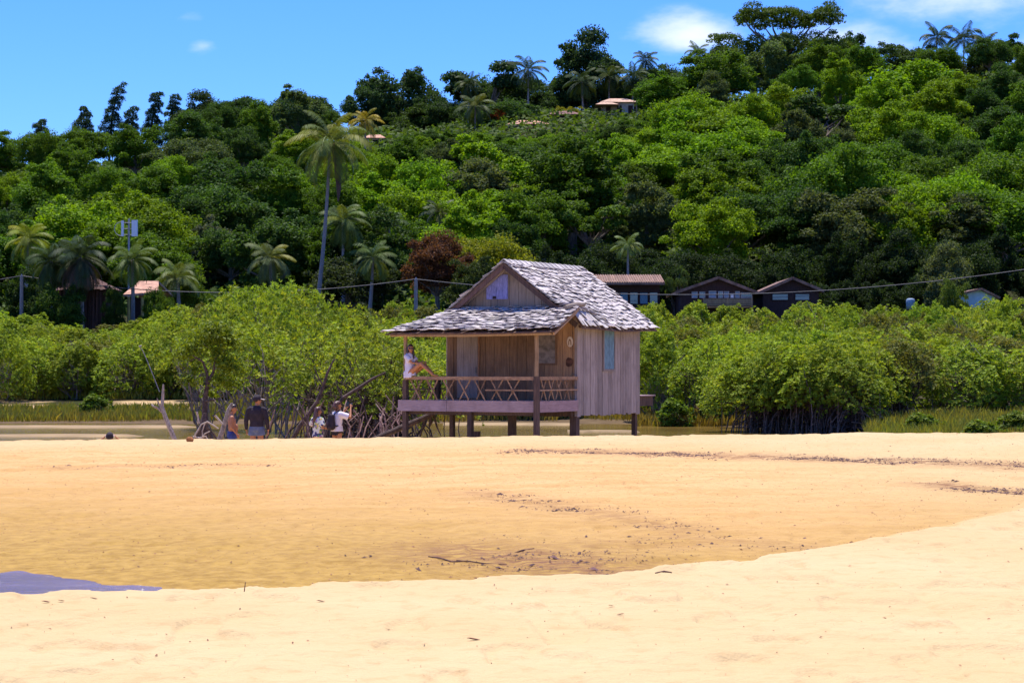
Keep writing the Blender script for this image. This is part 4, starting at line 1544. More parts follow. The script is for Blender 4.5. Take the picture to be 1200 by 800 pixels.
gable_house('wooden_house', 'dark brown gabled house with a row of pale windows and a plank balcony', 141, (842, 324), (792, 341.5), (889, 342), 366, 9, M['house_wood'], M['tile'],
            windows=((811, 341.5, 818, 349, 'pale'), (820, 341.5, 827, 349, 'glass'), (831, 340.5, 840, 349, 'pale'), (842, 341, 848, 349, 'glass'), (849, 341, 855, 349, 'pale'), (856, 343.5, 861, 349.3, 'white'), (862, 341, 867.5, 349, 'pale'), (868.5, 342.5, 882, 349, 'glass')),
            balcony=(823, 350.5, 879, 359))
gable_house('wooden_house', 'plain brown gabled house right of the one with the pale windows', 143, (929, 324.5), (889, 342), (966, 340), 366, 9, M['house_wood'], M['tile'],
            windows=((905, 343.5, 925, 352, 'dark'), (932, 343.5, 950, 352, 'dark')))
gable_house('garden_shed', 'small pale blue walled shed with an orange tiled roof among the mangroves', 138, (1150, 337.5), (1118, 345.5), (1172, 348), 372, 4, M['blue_plaster'], M['tile'], .3, .12)


def long_house():
    D = 144
    a, b = P(694, 320, D), P(779, 320, D)
    o = Vector((a.x, D, P(700, 352, D).z))
    e = empty('long_house', o, 0, 'long low house with a brown tiled roof and bluish windows behind the hut', 'house')
    W = b.x - a.x
    zr, ze, zf = P(700, 319.5, D).z - o.z, P(700, 331, D).z - o.z, -2.5
    mb = MB()
    mb.box(.3, W - .3, .9, 7, zf, ze - .02)
    mb.build('wall', M['house_wood'], e)
    mb = MB()
    mb.prism([(0, ze), (3.9, zr), (7.8, ze), (7.8, ze - .16), (3.9, zr - .16), (0, ze - .16)], 0, 0, W)
    rf = mb.build('roof', M['tile'], e)
    mb = MB()
    for i in range(30):
        x = W * (i + .5) / 30
        mb.bar((x, .0, ze + .03), (x, 3.9, zr + .03), .10, .05, tint=tuple(np.array((1, 1, 1)) * random.uniform(.8, 1.2)))
    mb.build('tile_rows', M['tile'], rf)
    for i in range(5):
        x0 = 1.3 + i * .72
        w = MB()
        for q in ((x0, x0 + .66, .2, .26), (x0, x0 + .66, -.66, -.6)):
            w.box(q[0], q[1], .84, .898, ze - .9 + q[2], ze - .9 + q[3])
        for q in (x0, x0 + .6):
            w.box(q, q + .06, .84, .898, ze - .9 - .6, ze - .9 + .2)
        wo = w.build('window', M['house_wood'], e)
        w = MB()
        w.box(x0 + .06, x0 + .6, .86, .897, ze - 1.5, ze - .7)
        w.build('pane', M['blue_paint'] if i % 2 else M['glass'], wo)


long_house()


def tile_hut():
    D = 143
    o = P(160, 372, D)
    e = empty('tiled_hut', o, 0, 'orange tiled hut with a yellow post, half hidden by palms on the left', 'house')
    p = lambda px, py: P(px, py, D) - o
    l, t, r_ = p(144, 345), p(154, 327), p(186, 342)
    mb = MB()
    mb.hexa([(l.x, 0, l.z - .15), (r_.x, 0, r_.z - .15), (p(178, 0).x, 3, t.z - .15), (t.x, 3, t.z - .15), (l.x, 0, l.z), (r_.x, 0, r_.z), (p(178, 0).x, 3, t.z), (t.x, 3, t.z)])
    mb.hexa([(l.x, 6, l.z - .15), (r_.x, 6, r_.z - .15), (p(178, 0).x, 3.004, t.z - .15), (t.x, 3.004, t.z - .15), (l.x, 6, l.z), (r_.x, 6, r_.z), (p(178, 0).x, 3.004, t.z), (t.x, 3.004, t.z)], tint=(1, 1, 1))
    mb.build('roof', M['orange_tile'], e)
    mb = MB()
    mb.box(l.x + .4, r_.x - .5, .7, 5.4, -2, l.z - .2)
    mb.build('wall', M['house_wood'], e)
    for px in (166, 150):
        mb = MB()
        q = p(px, 360)
        mb.tube([(q.x, .25, -2), (q.x, .25, l.z - .16)], .11, 8)
        mb.build('post', M['yellow_post'], e)



M['yellow_post'] = plain('yellow_post', (0.46, 0.33, 0.11), 0.8, 0.2, 4)
tile_hut()


def thatch_hut():
    D = 141
    o = P(97, 374, D)
    e = empty('thatched_hut', o, 0, 'hut walled and roofed with hanging brown dried palm fronds, at left', 'hut')
    w, ze, zt = 1.75, P(97, 336, D).z - o.z, P(97, 320, D).z - o.z
    mb = MB()
    for i in range(90):      # hanging fronds of the wall
        x = -w + 2 * w * i / 89
        y = random.uniform(0, .25)
        k = random.uniform(.5, 1.35)
        mb.bar((x, y, -1.0), (x + random.uniform(-.08, .08), y + .02, ze + .1), .07, .05, (0, 1, 0), (k, k * .9, k * .9))
    mb.build('frond_wall', M['thatch'], e)
    mb = MB()
    mb.box(-w + .05, w - .05, .4, 3.2, -2, ze)
    mb.build('wall', M['house_wood'], e)
    mb = MB()
    for row in range(5):
        for i in range(60):
            a = 2 * math.pi * i / 60 + row * .05
            t0, t1 = row / 5, min(1, (row + 1.7) / 5)
            f = lambda t: (math.cos(a) * (w + .5) * t, 1.6 + math.sin(a) * 2.3 * t, zt + (ze - .15 - zt) * t)
            k = random.uniform(.6, 1.5)
            mb.bar(f(t0), f(min(1.12, t1 + random.uniform(0, .12))), .22, .04, (0, 0, 1), (k, k * .92, k * .92))
    mb.build('thatch_roof', M['thatch'], e)


thatch_hut()


def hill_house(name, label, D, px0, px1, roof_top, roof_bot, wall_bot, wallm, tilem, second=None, posts=2):
    o = P((px0 + px1) / 2, wall_bot, D)
    e = empty(name, o, 0, label, 'house')
    p = lambda px, py: P(px, py, D) - o
    def hip(x0, x1, zb, zt, y0, y1, nm):
        mb = MB()
        ym, ins = (y0 + y1) / 2, min((x1 - x0) * .28, 3)
        v = [(x0, y0, zb), (x1, y0, zb), (x1, y1, zb), (x0, y1, zb), (x0 + ins, ym, zt), (x1 - ins, ym, zt)]
        mb.add(v, [(0, 1, 5, 4), (1, 2, 5), (2, 3, 4, 5), (3, 0, 4), (3, 2, 1, 0)])
        return mb.build(nm, tilem, e)
    a, b = p(px0, roof_top), p(px1, roof_bot)
    hip(a.x, b.x, b.z, a.z, 0, 7, 'roof')
    mb = MB()
    mb.box(a.x + .7, b.x - .7, .8, 6.2, -3, b.z - .003)
    mb.build('wall', wallm, e)
    for i in range(3):
        x = a.x + 1.1 + (b.x - a.x - 2.8) * i / 2
        w = MB()
        w.box(x, x + .8, .74, .797, -.25 * (b.z) + .1, b.z * .75)
        w.build('window', M['house_wood'], e)
    for i in range(posts):
        x = a.x + .3 + (b.x - a.x - .6) * i / max(1, posts - 1)
        w = MB()
        w.tube([(x, .15, -3), (x, .15, b.z - .003)], .12, 7)
        w.build('post', M['pole_wood'], e)
    if second:
        q0, q1 = p(second[0], second[1]), p(second[2], second[3])
        hip(q0.x, q1.x, q1.z, q0.z, -2.5, 3, 'porch_roof')
    return e


hill_house('hill_house', 'tile roofed house on the crest behind the row of palms', 344, 703, 748, 112.5, 119.5, 134, M['plaster'], M['pale_tile'], (697, 119.5, 724, 124.5), 3)
hill_house('hill_house', 'long pink tiled house below the lone ridge palm', 322, 594, 645, 138, 145.5, 154, M['plaster'], M['orange_tile'], None, 3)
hill_house('hill_house', 'dark brown roofed house left of the small yellow green tree', 330, 641, 682, 127, 134, 146, M['house_wood'], M['dark_tile'])
hill_house('hill_house', 'small orange roofed house peeping out right of the tallest palm', 318, 424, 452, 155, 161.5, 169, M['plaster'], M['orange_tile'])


# cell antennas, water drum, poles and cable
def antenna():
    D = 178
    o = P(152, 350, D)
    o.z = Hs(o.x, D)
    e = empty('antenna_mast', o, 0, 'mast with two upright white antenna panels above the palms at left', 'antenna')
    p = lambda px, py: P(px, py, D) - o
    mb = MB()
    mb.tube([(p(151, 0).x, .3, -.5), (p(151, 0).x, .3, p(151, 256).z)], .09, 8)
    mb.build('pole', M['metal'], e)
    for px0, px1, t, b_ in ((143.2, 145.8, 258.5, 277), (155.3, 162, 258, 277)):
        mb = MB()
        x0, x1 = p(px0, 0).x, p(px1, 0).x
        mb.box(x0, x1, -.18, .05, p(0, b_).z, p(0, t).z)
        mb.build('antenna_panel', M['white'], e)
    mb = MB()
    for py in (261, 268, 275):
        z = p(0, py).z
        mb.tube([(p(144.5, 0).x, .1, z), (p(159, 0).x, .1, z)], .03, 6)
    c = p(143, 268)
    mb.tube([(c.x - .1 + .62 * math.cos(t * .157 + 1.57), .2, c.z + .62 * math.sin(t * .157 + 1.57)) for t in range(21)], .03, 6)
    mb.build('bracket', M['metal'], e)


antenna()


M['drum_shaded_blue'] = plain('drum_shaded_blue', (0.19, 0.27, 0.36), 0.6, 0.15, 4)  # the shade round the drum is darkened into its blue


def drum():
    D = 137.5
    o = P(1067, 362, D)
    e = empty('water_drum', o, 0, 'rounded pale blue water drum in the shade among the mangroves', 'water tank')
    mb = MB()
    mb.tube([(0, 0, 0), (0, 0, .62), (0, 0, .70), (0, 0, .74)], [.30, .30, .24, .12], 20)
    mb.build('body', M['drum_shaded_blue'], e, True)
    for z in (.2, .42):
        mb = MB()
        mb.tube([(0, 0, z), (0, 0, z + .04)], [.312, .312], 20)
        mb.build('rib', M['drum_shaded_blue'], e)
    mb = MB()
    for x, y in ((-.2, -.2), (.2, -.2), (-.2, .2), (.2, .2)):
        mb.box(x - .04, x + .04, y - .04, y + .04, -2.5, -.003)
    mb.build('stand', M['house_wood'], e)


drum()


def utility_pole(px, top, D, label):
    t = P(px, top, D)
    o = Vector((t.x, D, Hs(t.x, D)))
    e = empty('utility_pole', o, 0, label, 'utility pole', 'utility poles carrying the cable')
    mb = MB()
    mb.tube([(0, 0, -.6), (.03, 0, t.z - o.z)], [.15, .12], 8)
    mb.build('post', M['pole_grey'], e)
    for x in (0.03,):
        mb = MB()
        mb.tube([(x, 0, t.z - o.z - .02), (x, 0, t.z - o.z + .12)], [.06, .04], 8)
        mb.build('insulator', M['metal'], e)
    return t


M['pole_grey'] = plain('pole_grey', (0.27, 0.22, 0.21), 0.9, 0.25, 4, (3, 3, .5))
p0 = utility_pole(25, 323, 138, 'thin utility pole beside the bright yellow green palm at left')
p1 = utility_pole(487, 327, 138, 'grey utility pole left of the hut roof')
p2 = P(1262, 306, 138)
pL = P(-120, 332, 138)


def cable(a, b, sag, label):
    mb = MB()
    mb.tube([a.lerp(b, i / 40) - Vector((0, 0, sag * 4 * (i / 40) * (1 - i / 40))) for i in range(41)], .030, 6)
    o = mb.build('overhead_cable', M['cable'])
    tag(o, label, 'cable', 'overhead cable spans')


cable(pL, p0, .3, 'short grey cable span running off the left edge')
cable(p0, p1, 1.05, 'grey cable span sagging between the two utility poles on the left')
cable(p1, p2, 1.65, 'long grey cable span sagging from the pole by the hut to the right edge')

# ------------------------------------------------------------------ the hut on stilts
TH = R(30)
HUT = Vector((-0.04, 50.95, -0.95))
UX, VX = Vector((math.cos(TH), -math.sin(TH), 0)), Vector((math.sin(TH), math.cos(TH), 0))


def hw(u, v, z):
    """hut coordinates (along the front, towards the back, world height) to world"""
    p = HUT + UX * u + VX * v
    return Vector((p.x, p.y, z))


def build_hut():
    r = random.Random(3)
    e = empty('stilt_hut', HUT, -TH, 'weathered plank hut on stilts with a grey shingle roof and a lattice railed porch', 'hut')
    Z = lambda z: z + 0.95
    HWD, DEP, PV = 1.9, 3.55, -2.06
    SL, RZ = 0.735, 4.31
    roofz = lambda u: RZ - SL * abs(u) - 0.07
    tn = lambda lo=.82, hi=1.18: tuple(np.array((1, 1, 1)) * r.uniform(lo, hi))

    def planks_u(u0, u1, v, th, zb, zt, wmin, wmax, t=None, gap=.010, skip=()):
        """upright boards along u, outer face at v, tops cut to the roof when zt is None"""
        mb = MB()
        u = u0
        while u < u1 - .02:
            w = min(r.uniform(wmin, wmax), u1 - u)
            if u1 - u - w < .05: w = u1 - u
            a, b = u + gap / 2, u + w - gap / 2
            ta, tb = (zt, zt) if zt is not None else (roofz(a), roofz(b))
            o = r.uniform(0, .012)
            k = t(a) if t else tn()
            zb_ = zb + r.uniform(-.015, .015)
            pts = [(a, zb_), (b, zb_), (b, tb)]
            if zt is None and a < 0 < b: pts.append((0, roofz(0)))
            pts.append((a, ta))
            mb.prism([(p, Z(q)) for p, q in pts], 1, v - o, v - o + th, k)
            u += w
        return mb

    # front wall behind the porch: brown, warmer towards the right end
    def warm(u):
        k = r.uniform(.80, 1.15)
        w = min(1, max(0, (u - .75) / .5))
        return (k * (1 + .42 * w), k * (1 + .36 * w), k * (1 + .18 * w))
    planks_u(-HWD, HWD, 0, .03, .40, 3.10, .16, .30, warm).build('plank_wall', M['brown_wood'], e)
    # gable above the porch roof
    planks_u(-1.62, 1.62, -.002, .03, 3.104, None, .17, .26).build('gable', M['gable_wood'], e)
    planks_u(-HWD, HWD, DEP + .03, .03, .40, None, .14, .24).build('plank_wall', M['grey_wood'], e)
    for s, wm in ((1, .115), (-1, .16)):
        mb = MB()
        v = 0.0
        while v < DEP - .02:
            w = min(r.uniform(wm * .9, wm * 1.7), DEP - v)
            if DEP - v - w < .05: w = DEP - v
            o = r.uniform(0, .014)
            zb = .38 + r.uniform(-.03, .02)
            x0, x1 = (HWD + .003 + o, HWD + .033 + o) if s > 0 else (-HWD - .033 - o, -HWD - .003 - o)
            mb.box(x0, x1, v + .005, v + w - .005, Z(zb), Z(2.80), tn(.78, 1.2))
            v += w
        mb.build('plank_wall', M['grey_wood'], e)
    mb = MB()      # dark lining so no light leaks between the boards
    mb.prism([(-HWD + .05, Z(.45)), (HWD - .05, Z(.45)), (HWD - .05, Z(2.7)), (0, Z(4.1)), (-HWD + .05, Z(2.7))], 1, .06, DEP - .06)
    mb.build('lining', M['dark_void'], e)
    # corner boards
    mb = MB()
    mb.box(HWD - .02, HWD + .055, -.035, -.004, Z(.36), Z(2.95), tn())
    mb.build('corner_board', M['grey_wood'], e)

    # shutters, window board, door, plaque
    mb = MB()
    v0, v1 = 1.42, 1.98
    for i in range(2):
        a = v0 + (v1 - v0) * i / 2
        mb.box(HWD + .050, HWD + .068, a + .004, a + (v1 - v0) / 2 - .004, Z(1.55), Z(2.54), tn(.9, 1.1))
    sh = mb.build('shutter', M['blue_paint'], e)
    mb = MB()
    for a, b, c, d in ((v0 - .05, v1 + .05, 1.49, 1.545), (v0 - .05, v1 + .05, 2.545, 2.59), (v0 - .05, v0 - .003, 1.548, 2.542), (v1 + .003, v1 + .05, 1.548, 2.542)):
        mb.box(HWD + .048, HWD + .075, a, b, Z(c), Z(d), tn(.7, .9))
    mb.build('frame', M['grey_wood'], sh)
    mb = MB()
    n = 4
    for i in range(n):
        a, b = -.70 + .64 * i / n + .003, -.70 + .64 * (i + 1) / n - .003
        mb.prism([(a, Z(3.34)), (b, Z(3.34)), (b, Z(min(3.97, roofz(b) - .10))), (a, Z(min(3.97, roofz(a) - .10)))], 1, -.040, -.018, tn(.85, 1.12))
    sh = mb.build('shutter', M['violet_paint'], e)
    mb = MB()
    mb.box(-.50, -.40, -.052, -.0405, Z(3.35), Z(3.42), (.6, .6, .6))
    mb.build('latch', M['dark_void'], sh)
    mb = MB()
    mb.box(.78, 1.32, -.028, -.014, Z(1.70), Z(2.43))
    wb = mb.build('window_board', M['window_board'], e)
    mb = MB()
    for a, b, c, d in ((.73, 1.37, 1.65, 1.697), (.73, 1.37, 2.433, 2.48), (.73, .777, 1.70, 2.43), (1.323, 1.37, 1.70, 2.43)):
        mb.box(a, b, -.036, -.014, Z(c), Z(d), (.8, .75, .7))
    mb.build('frame', M['brown_wood'], wb)
    mb = MB()
    for i in range(3):
        a = -1.58 + .21 * i
        mb.box(a, a + .203, -.040, -.015, Z(.80), Z(2.62), tn(.8, 1.05))
    dr = mb.build('door', M['grey_wood'], e)
    mb = MB()
    mb.box(-1.02, -.985, -.062, -.0405, Z(1.45), Z(1.60), (.4, .4, .4))
    mb.build('handle', M['metal'], dr)
    mb = MB()
    mb.box(-.94, -.90, -.05, -.015, Z(.80), Z(2.70), (1.35, 1.2, 1.1))
    mb.build('door_frame', M['brown_wood'], e)
    mb = MB()
    oval = lambda cx, cz, a, b, n=20: [(cx + a * math.cos(6.2832 * i / n), Z(cz + b * math.sin(6.2832 * i / n))) for i in range(n)]
    mb.prism(oval(1.745, 2.235, .085, .13), 1, -.034, -.016)
    pq = mb.build('plaque', M['cream_paint'], e)
    mb = MB()
    for a, b in (((1.71, 2.15), (1.715, 2.24)), ((1.715, 2.24), (1.745, 2.30)), ((1.745, 2.30), (1.775, 2.24)), ((1.775, 2.24), (1.78, 2.15))):
        mb.bar((a[0], -.039, Z(a[1])), (b[0], -.039, Z(b[1])), .022, .008, (0, 1, 0), (1, 1, 1))
    mb.build('emblem', M['rail_wood'], pq)
    mb = MB()
    mb.prism([(1.72 + .11 * math.cos(.42 * i) * r.uniform(.85, 1.1), Z(1.72 + .12 * math.sin(.42 * i) * r.uniform(.85, 1.1))) for i in range(15)], 1, -.022, -.014)
    mb.build('stain_patch', M['stain'], e)

    # stilts and posts
    def stilt(u, v, w, ztop, zb=-1.6, m='stilt_wood'):
        q = MB()
        q.hexa([(u - w / 2, v - w / 2, Z(zb)), (u + w / 2, v - w / 2, Z(zb)), (u + w / 2, v + w / 2, Z(zb)), (u - w / 2, v + w / 2, Z(zb)),
                (u - w / 2 + .01, v - w / 2, Z(ztop)), (u + w / 2, v - w / 2, Z(ztop)), (u + w / 2, v + w / 2, Z(ztop)), (u - w / 2 + .01, v + w / 2, Z(ztop))], tn(.8, 1.2))
        return q.build('stilt', M[m], e)
    stilt(-1.90, PV + .06, .12, 1.28)
    stilt(1.93, PV - .02, .12, 1.37)
    stilt(0.0, PV + .08, .13, .5)
    stilt(-1.80, 0.08, .12, .4)
    stilt(0.0, .08, .17, .4)
    stilt(1.82, .07, .19, .385)
    stilt(1.80, DEP - .08, .12, .385)
    stilt(-1.95, DEP - .08, .12, .385)
    for u, v in ((-1.90, PV + .06), (1.93, PV - .02)):
        q = MB()
        q.tube([(u, v, Z(1.285 if u < 0 else 1.373)), (u + .01, v, Z(1.9)), (u, v, Z(2.44))], [.055, .05, .052], 8, tn())
        q.build('post', M['pole_wood'], e)

    # deck, beams, fascia boards
    mb = MB()
    u = -1.95
    while u < 1.93:
        mb.box(u + .004, u + .146, PV + .005, -.045, Z(.735), Z(.765), tn())
        u += .15
    mb.build('deck', M['grey_wood'], e)
    for v in (PV + .16, -.12, DEP - .25):
        mb = MB()
        mb.box(-1.93, 1.86, v - .05, v + .05, Z(.36) if v > -1 else Z(.42), Z(.375 if v > 0 else .73), tn())
        mb.build('floor_beam', M['stilt_wood'], e)
    mb = MB()
    mb.box(-1.85, 1.85, .03, DEP - .03, Z(.376), Z(.44), (.7, .7, .7))
    mb.build('floor', M['stilt_wood'], e)
    for a, b, t in ((-2.06, -.625, (1, .98, 1.04)), (-.615, 1.855, (1.03, .98, .98))):
        mb = MB()
        mb.box(a, b, PV - .035, PV - .003, Z(.50), Z(.775), t)
        mb.build('fascia_board', M['fascia_wood'], e)
    mb = MB()
    mb.box(1.955, 1.987, PV + .055, -.03, Z(.50), Z(.775), (1.12, 1.05, 1.1))
    mb.build('fascia_board', M['fascia_side'], e)

    # railings: front, right side, left side
    def railing(a, b, mid_from, pitch, lean, name='railing'):
        a, b = Vector((*a, 0)), Vector((*b, 0))
        L = (b - a).length
        d = (b - a) / L
        nrm = Vector((d.y, -d.x, 0))
        at = lambda s, z, o=0.0: a + d * s + nrm * o + Vector((0, 0, Z(z)))
        q = MB()
        q.bar(at(0, 1.325), at(L, 1.325), .11, .085, tint=tn(.95, 1.1))
        top = q.build(name, M['rail_wood'], e)
        q = MB()
        s = pitch * .3
        while s < L - lean - .02:
            q.bar(at(s, 1.28, .014), at(s + lean, .78, .014), .035, .020, nrm, tn(.8, 1.2))
            q.bar(at(s + lean + r.uniform(-.03, .03), 1.28, -.012), at(s + r.uniform(-.04, .04), .78, -.012), .032, .020, nrm, tn(.7, 1.1))
            s += pitch * r.uniform(.94, 1.06)
        q.build('lattice', M['rail_wood'], top)
        q = MB()
        q.bar(at(mid_from * L, 1.035, .035), at(L, 1.035, .035), .03, .035, tint=tn())
        q.build('mid_rail', M['rail_wood'], top)
        return top
    railing((-1.84, PV + .01), (1.865, PV + .01), .63, .47, .30)
    railing((1.93, PV + .06), (1.93, -.05), 0.0, .40, .27)
    railing((-1.90, -.05), (-1.90, PV + .14), 0.0, .5, .3)
    q = MB()
    q.box(-1.95, -1.83, -.55, -.43, Z(.77), Z(1.27), (.8, .8, .8))
    q.build('rail_post', M['stilt_wood'], e)

    # roofs: every shingle a tilted, warped board over a dark deck
    def shingle_roof(name, fn, rows, width, under=M['dark_void'], wlo=.09, whi=.16, lift=.020, ends=(0.0, 1.0)):
        q = MB()
        nu, nv = 24, 12
        vs = [tuple(fn(i / nu, j / nv) - Vector((0, 0, .045))) for j in range(nv + 1) for i in range(nu + 1)]
        vs2 = [(a, b, c - .03) for a, b, c in vs]
        ix = lambda i, j: j * (nu + 1) + i
        N = len(vs)
        fs = []
        for j in range(nv):
            for i in range(nu):
                fs.append((ix(i, j), ix(i + 1, j), ix(i + 1, j + 1), ix(i, j + 1)))
                fs.append((N + ix(i, j + 1), N + ix(i + 1, j + 1), N + ix(i + 1, j), N + ix(i, j)))
        rim = [ix(i, 0) for i in range(nu + 1)] + [ix(nu, j) for j in range(1, nv + 1)] + [ix(i, nv) for i in range(nu - 1, -1, -1)] + [ix(0, j) for j in range(nv - 1, 0, -1)]
        for a, b in zip(rim, rim[1:] + rim[:1]):
            fs.append((b, a, N + a, N + b))
        q.add(vs + vs2, fs, (.9, .8, .75))
        root = q.build(name, M['sheathing'], e)
        q = MB()
        for j in range(rows):
            t0, t1 = j / rows, (j + 1.85) / rows
            s = -r.uniform(0, .02)
            while s < 1:
                w = r.uniform(wlo, whi) / width
                s0, s1 = s + .0012, s + w - .0012
                s += w
                s0, s1 = max(s0, -.006), min(s1, 1.006)
                if s1 - s0 < .008: continue
                jt = r.uniform(-.45, .22) / rows
                tb, tt = t0 + jt, min(1.0, t1)
                yaw = r.uniform(-.010, .010)
                a0, a1 = fn(s0 + yaw, tb), fn(s1 + yaw, tb + r.uniform(-.12, .12) / rows)
                b0, b1 = fn(s0, tt), fn(s1, tt)
                nrm = (a1 - a0).cross(b0 - a0).normalized()
                if nrm.z < 0: nrm = -nrm
                h0, h1 = lift + r.uniform(0, .034), lift + r.uniform(0, .034)
                if r.random() < .10: h0 += .03
                if r.random() < .10: h1 += .03
                th = r.uniform(.012, .022)
                lo = -.012
                k = r.uniform(.80, 1.12)
                if r.random() < .06: k *= .70
                c = (k, k * r.uniform(.96, 1.0), k * r.uniform(.94, 1.02))
                q.hexa([a0 + nrm * h0, a1 + nrm * h1, b1 + nrm * lo, b0 + nrm * lo, a0 + nrm * (h0 + th), a1 + nrm * (h1 + th), b1 + nrm * (lo + .006), b0 + nrm * (lo + .006)], c)
        q.build('shingles', M['shingle'], root)
        return root

    PZF, PZB = 2.475, 3.14
    def lerp4(a, b, c, d):
        a, b, c, d = map(Vector, (a, b, c, d))
        return lambda s, t: (a * (1 - s) + b * s) * (1 - t) + (d * (1 - s) + c * s) * t
    def right_slope(s, t):
        v = -.36 + (DEP + .36 + .36) * s
        u = 2.27 * (1 - t)
        z = RZ - SL * u
        lift = max(0.0, PZB + .02 - z) * (1 - float(sstep(.0, 1.5, v))) * (1 - float(sstep(1.80, 2.27, u)))
        sag = -.030 * math.sin(math.pi * s) + .012 * math.sin(s * 9) + .02 * math.sin(t * 3.1) - .02
        return Vector((u, v, Z(z + lift + sag)))
    def left_slope(s, t):
        v = -.36 + (DEP + .72) * (1 - s)
        u = -2.27 * (1 - t)
        return Vector((u, v, Z(RZ - SL * abs(u) - .02)))
    main = shingle_roof('roof', right_slope, 17, 4.3, wlo=.11, whi=.21)
    shingle_roof('roof', left_slope, 17, 4.3, wlo=.11, whi=.21)
    pf = lerp4((-2.24, PV - .36, Z(PZF)), (2.62, PV - .36, Z(PZF + .02)), (1.99, .0, Z(PZB)), (-1.36, .0, Z(PZB + .03)))
    def porch(s, t):
        p = pf(s, t)
        p.z += -.035 * math.sin(math.pi * t) + .012 * math.sin(7 * s + 2 * t)
        return p
    pr = shingle_roof('porch_roof', porch, 13, 4.5, wlo=.12, whi=.26)
    hip = lerp4((-2.24, 0.1, Z(2.60)), (-2.242, PV - .36, Z(PZF - .002)), (-1.36, -.02, Z(PZB + .01)), (-1.37, .1, Z(PZB + .01)))
    shingle_roof('porch_roof', hip, 9, 2.4)
    # ridge caps, rakes, eave poles, rafters
    q = MB()
    for i in range(16):
        v = -.36 + i * .268
        k = tn(.7, 1.15)
        for s in (-1, 1):
            q.hexa([(0, v, Z(RZ + .035)), (s * .17, v, Z(RZ - .10)), (s * .17, v + .30, Z(RZ - .125)), (0, v + .30, Z(RZ + .01)), (0, v, Z(RZ + .052)), (s * .175, v, Z(RZ - .083)), (s * .175, v + .30, Z(RZ - .108)), (0, v + .30, Z(RZ + .027))], k)
    q.build('ridge_cap', M['shingle'], main)
    for s in (-1, 1):
        q = MB()
        q.bar((0, -.33, Z(RZ - .135)), (s * 2.1, -.33, Z(RZ - .135 - SL * 2.1)), .035, .13, tint=(1.3, 1.2, 1.2) if s < 0 else (.8, .8, .8))
        q.build('rake_board', M['stilt_wood'], main)
        q = MB()
        q.bar((s * .1, -.10, Z(RZ - .21)), (s * 1.62, -.10, Z(RZ - .21 - SL * 1.52)), .06, .07, tint=(1.3, 1.25, 1.2))
        q.build('rafter', M['gable_wood'], main)
    q = MB()
    q.tube([(-2.12, PV - .27, Z(2.40)), (0, PV - .28, Z(2.385)), (2.5, PV - .27, Z(2.41))], [.04, .045, .04], 8)
    q.build('eave_pole', M['pole_wood'], pr)
    q = MB()
    q.bar((-1.95, PV + .02, Z(2.47)), (2.02, PV + .02, Z(2.47)), .07, .09)
    q.build('eave_beam', M['pole_wood'], pr)
    for i in range(7):
        u = -1.9 + i * .64
        q = MB()
        uu = u * .93
        q.bar((u, PV - .22, Z(2.43)), (uu, -.04, Z(3.02)), .05, .06, tint=tn())
        q.build('rafter', M['pole_wood'], pr)
    q = MB()
    q.bar((2.56, PV - .30, Z(2.41)), (1.99, -.04, Z(3.05)), .045, .09, tint=(1.15, 1.1, 1.05))
    q.build('rake_board', M['pole_wood'], pr)
    q = MB()
    q.bar((2.15, -.28, Z(2.615)), (2.15, DEP + .25, Z(2.615)), .05, .07, tint=(.8, .7, .65))
    q.build('eave_beam', M['stilt_wood'], main)
    q = MB()
    q.tube([(1.93, -.62, Z(3.08)), (1.98, -.1, Z(3.17)), (2.0, .25, Z(3.17))], [.055, .06, .05], 8)
    q.build('beam_end', M['gable_wood'], main)
    # filled corner under the raised roof edge
    q = MB()
    q.prism([(1.40, Z(3.0)), (1.93, Z(2.75)), (1.96, Z(3.02)), (1.44, Z(3.09))], 1, -.028, .25, (1.5, 1.4, 1.2))
    q.build('gusset_board', M['brown_wood'], e)
    q = MB()
    q.box(1.30, 1.88, DEP + .05, DEP + .90, Z(.56), Z(.82), (.8, .8, .8))
    st = q.build('step', M['stilt_wood'], e)
    q = MB()
    q.box(1.25, 1.93, DEP + .04, DEP + .95, Z(.823), Z(.85), (1.2, 1.2, 1.2))
    q.build('tread', M['fascia_side'], st)
    return e


M['fascia_side'] = wood('fascia_side', (0.38, 0.27, 0.27), (0.26, 0.18, 0.18), (14, 1.2, 14))
M['sheathing'] = plain('roof_sheathing', (0.15, 0.10, 0.08), 0.9, 0.3, 5)
M['cream_paint'] = plain('cream_paint', (0.66, 0.55, 0.45), 0.7, 0.1, 6)
M['stain'] = plain('brown_stain', (0.10, 0.045, 0.03), 0.8, 0.4, 12)
hut = build_hut()

# ------------------------------------------------------------------ people
TMP = bpy.data.scenes.new('workshop')


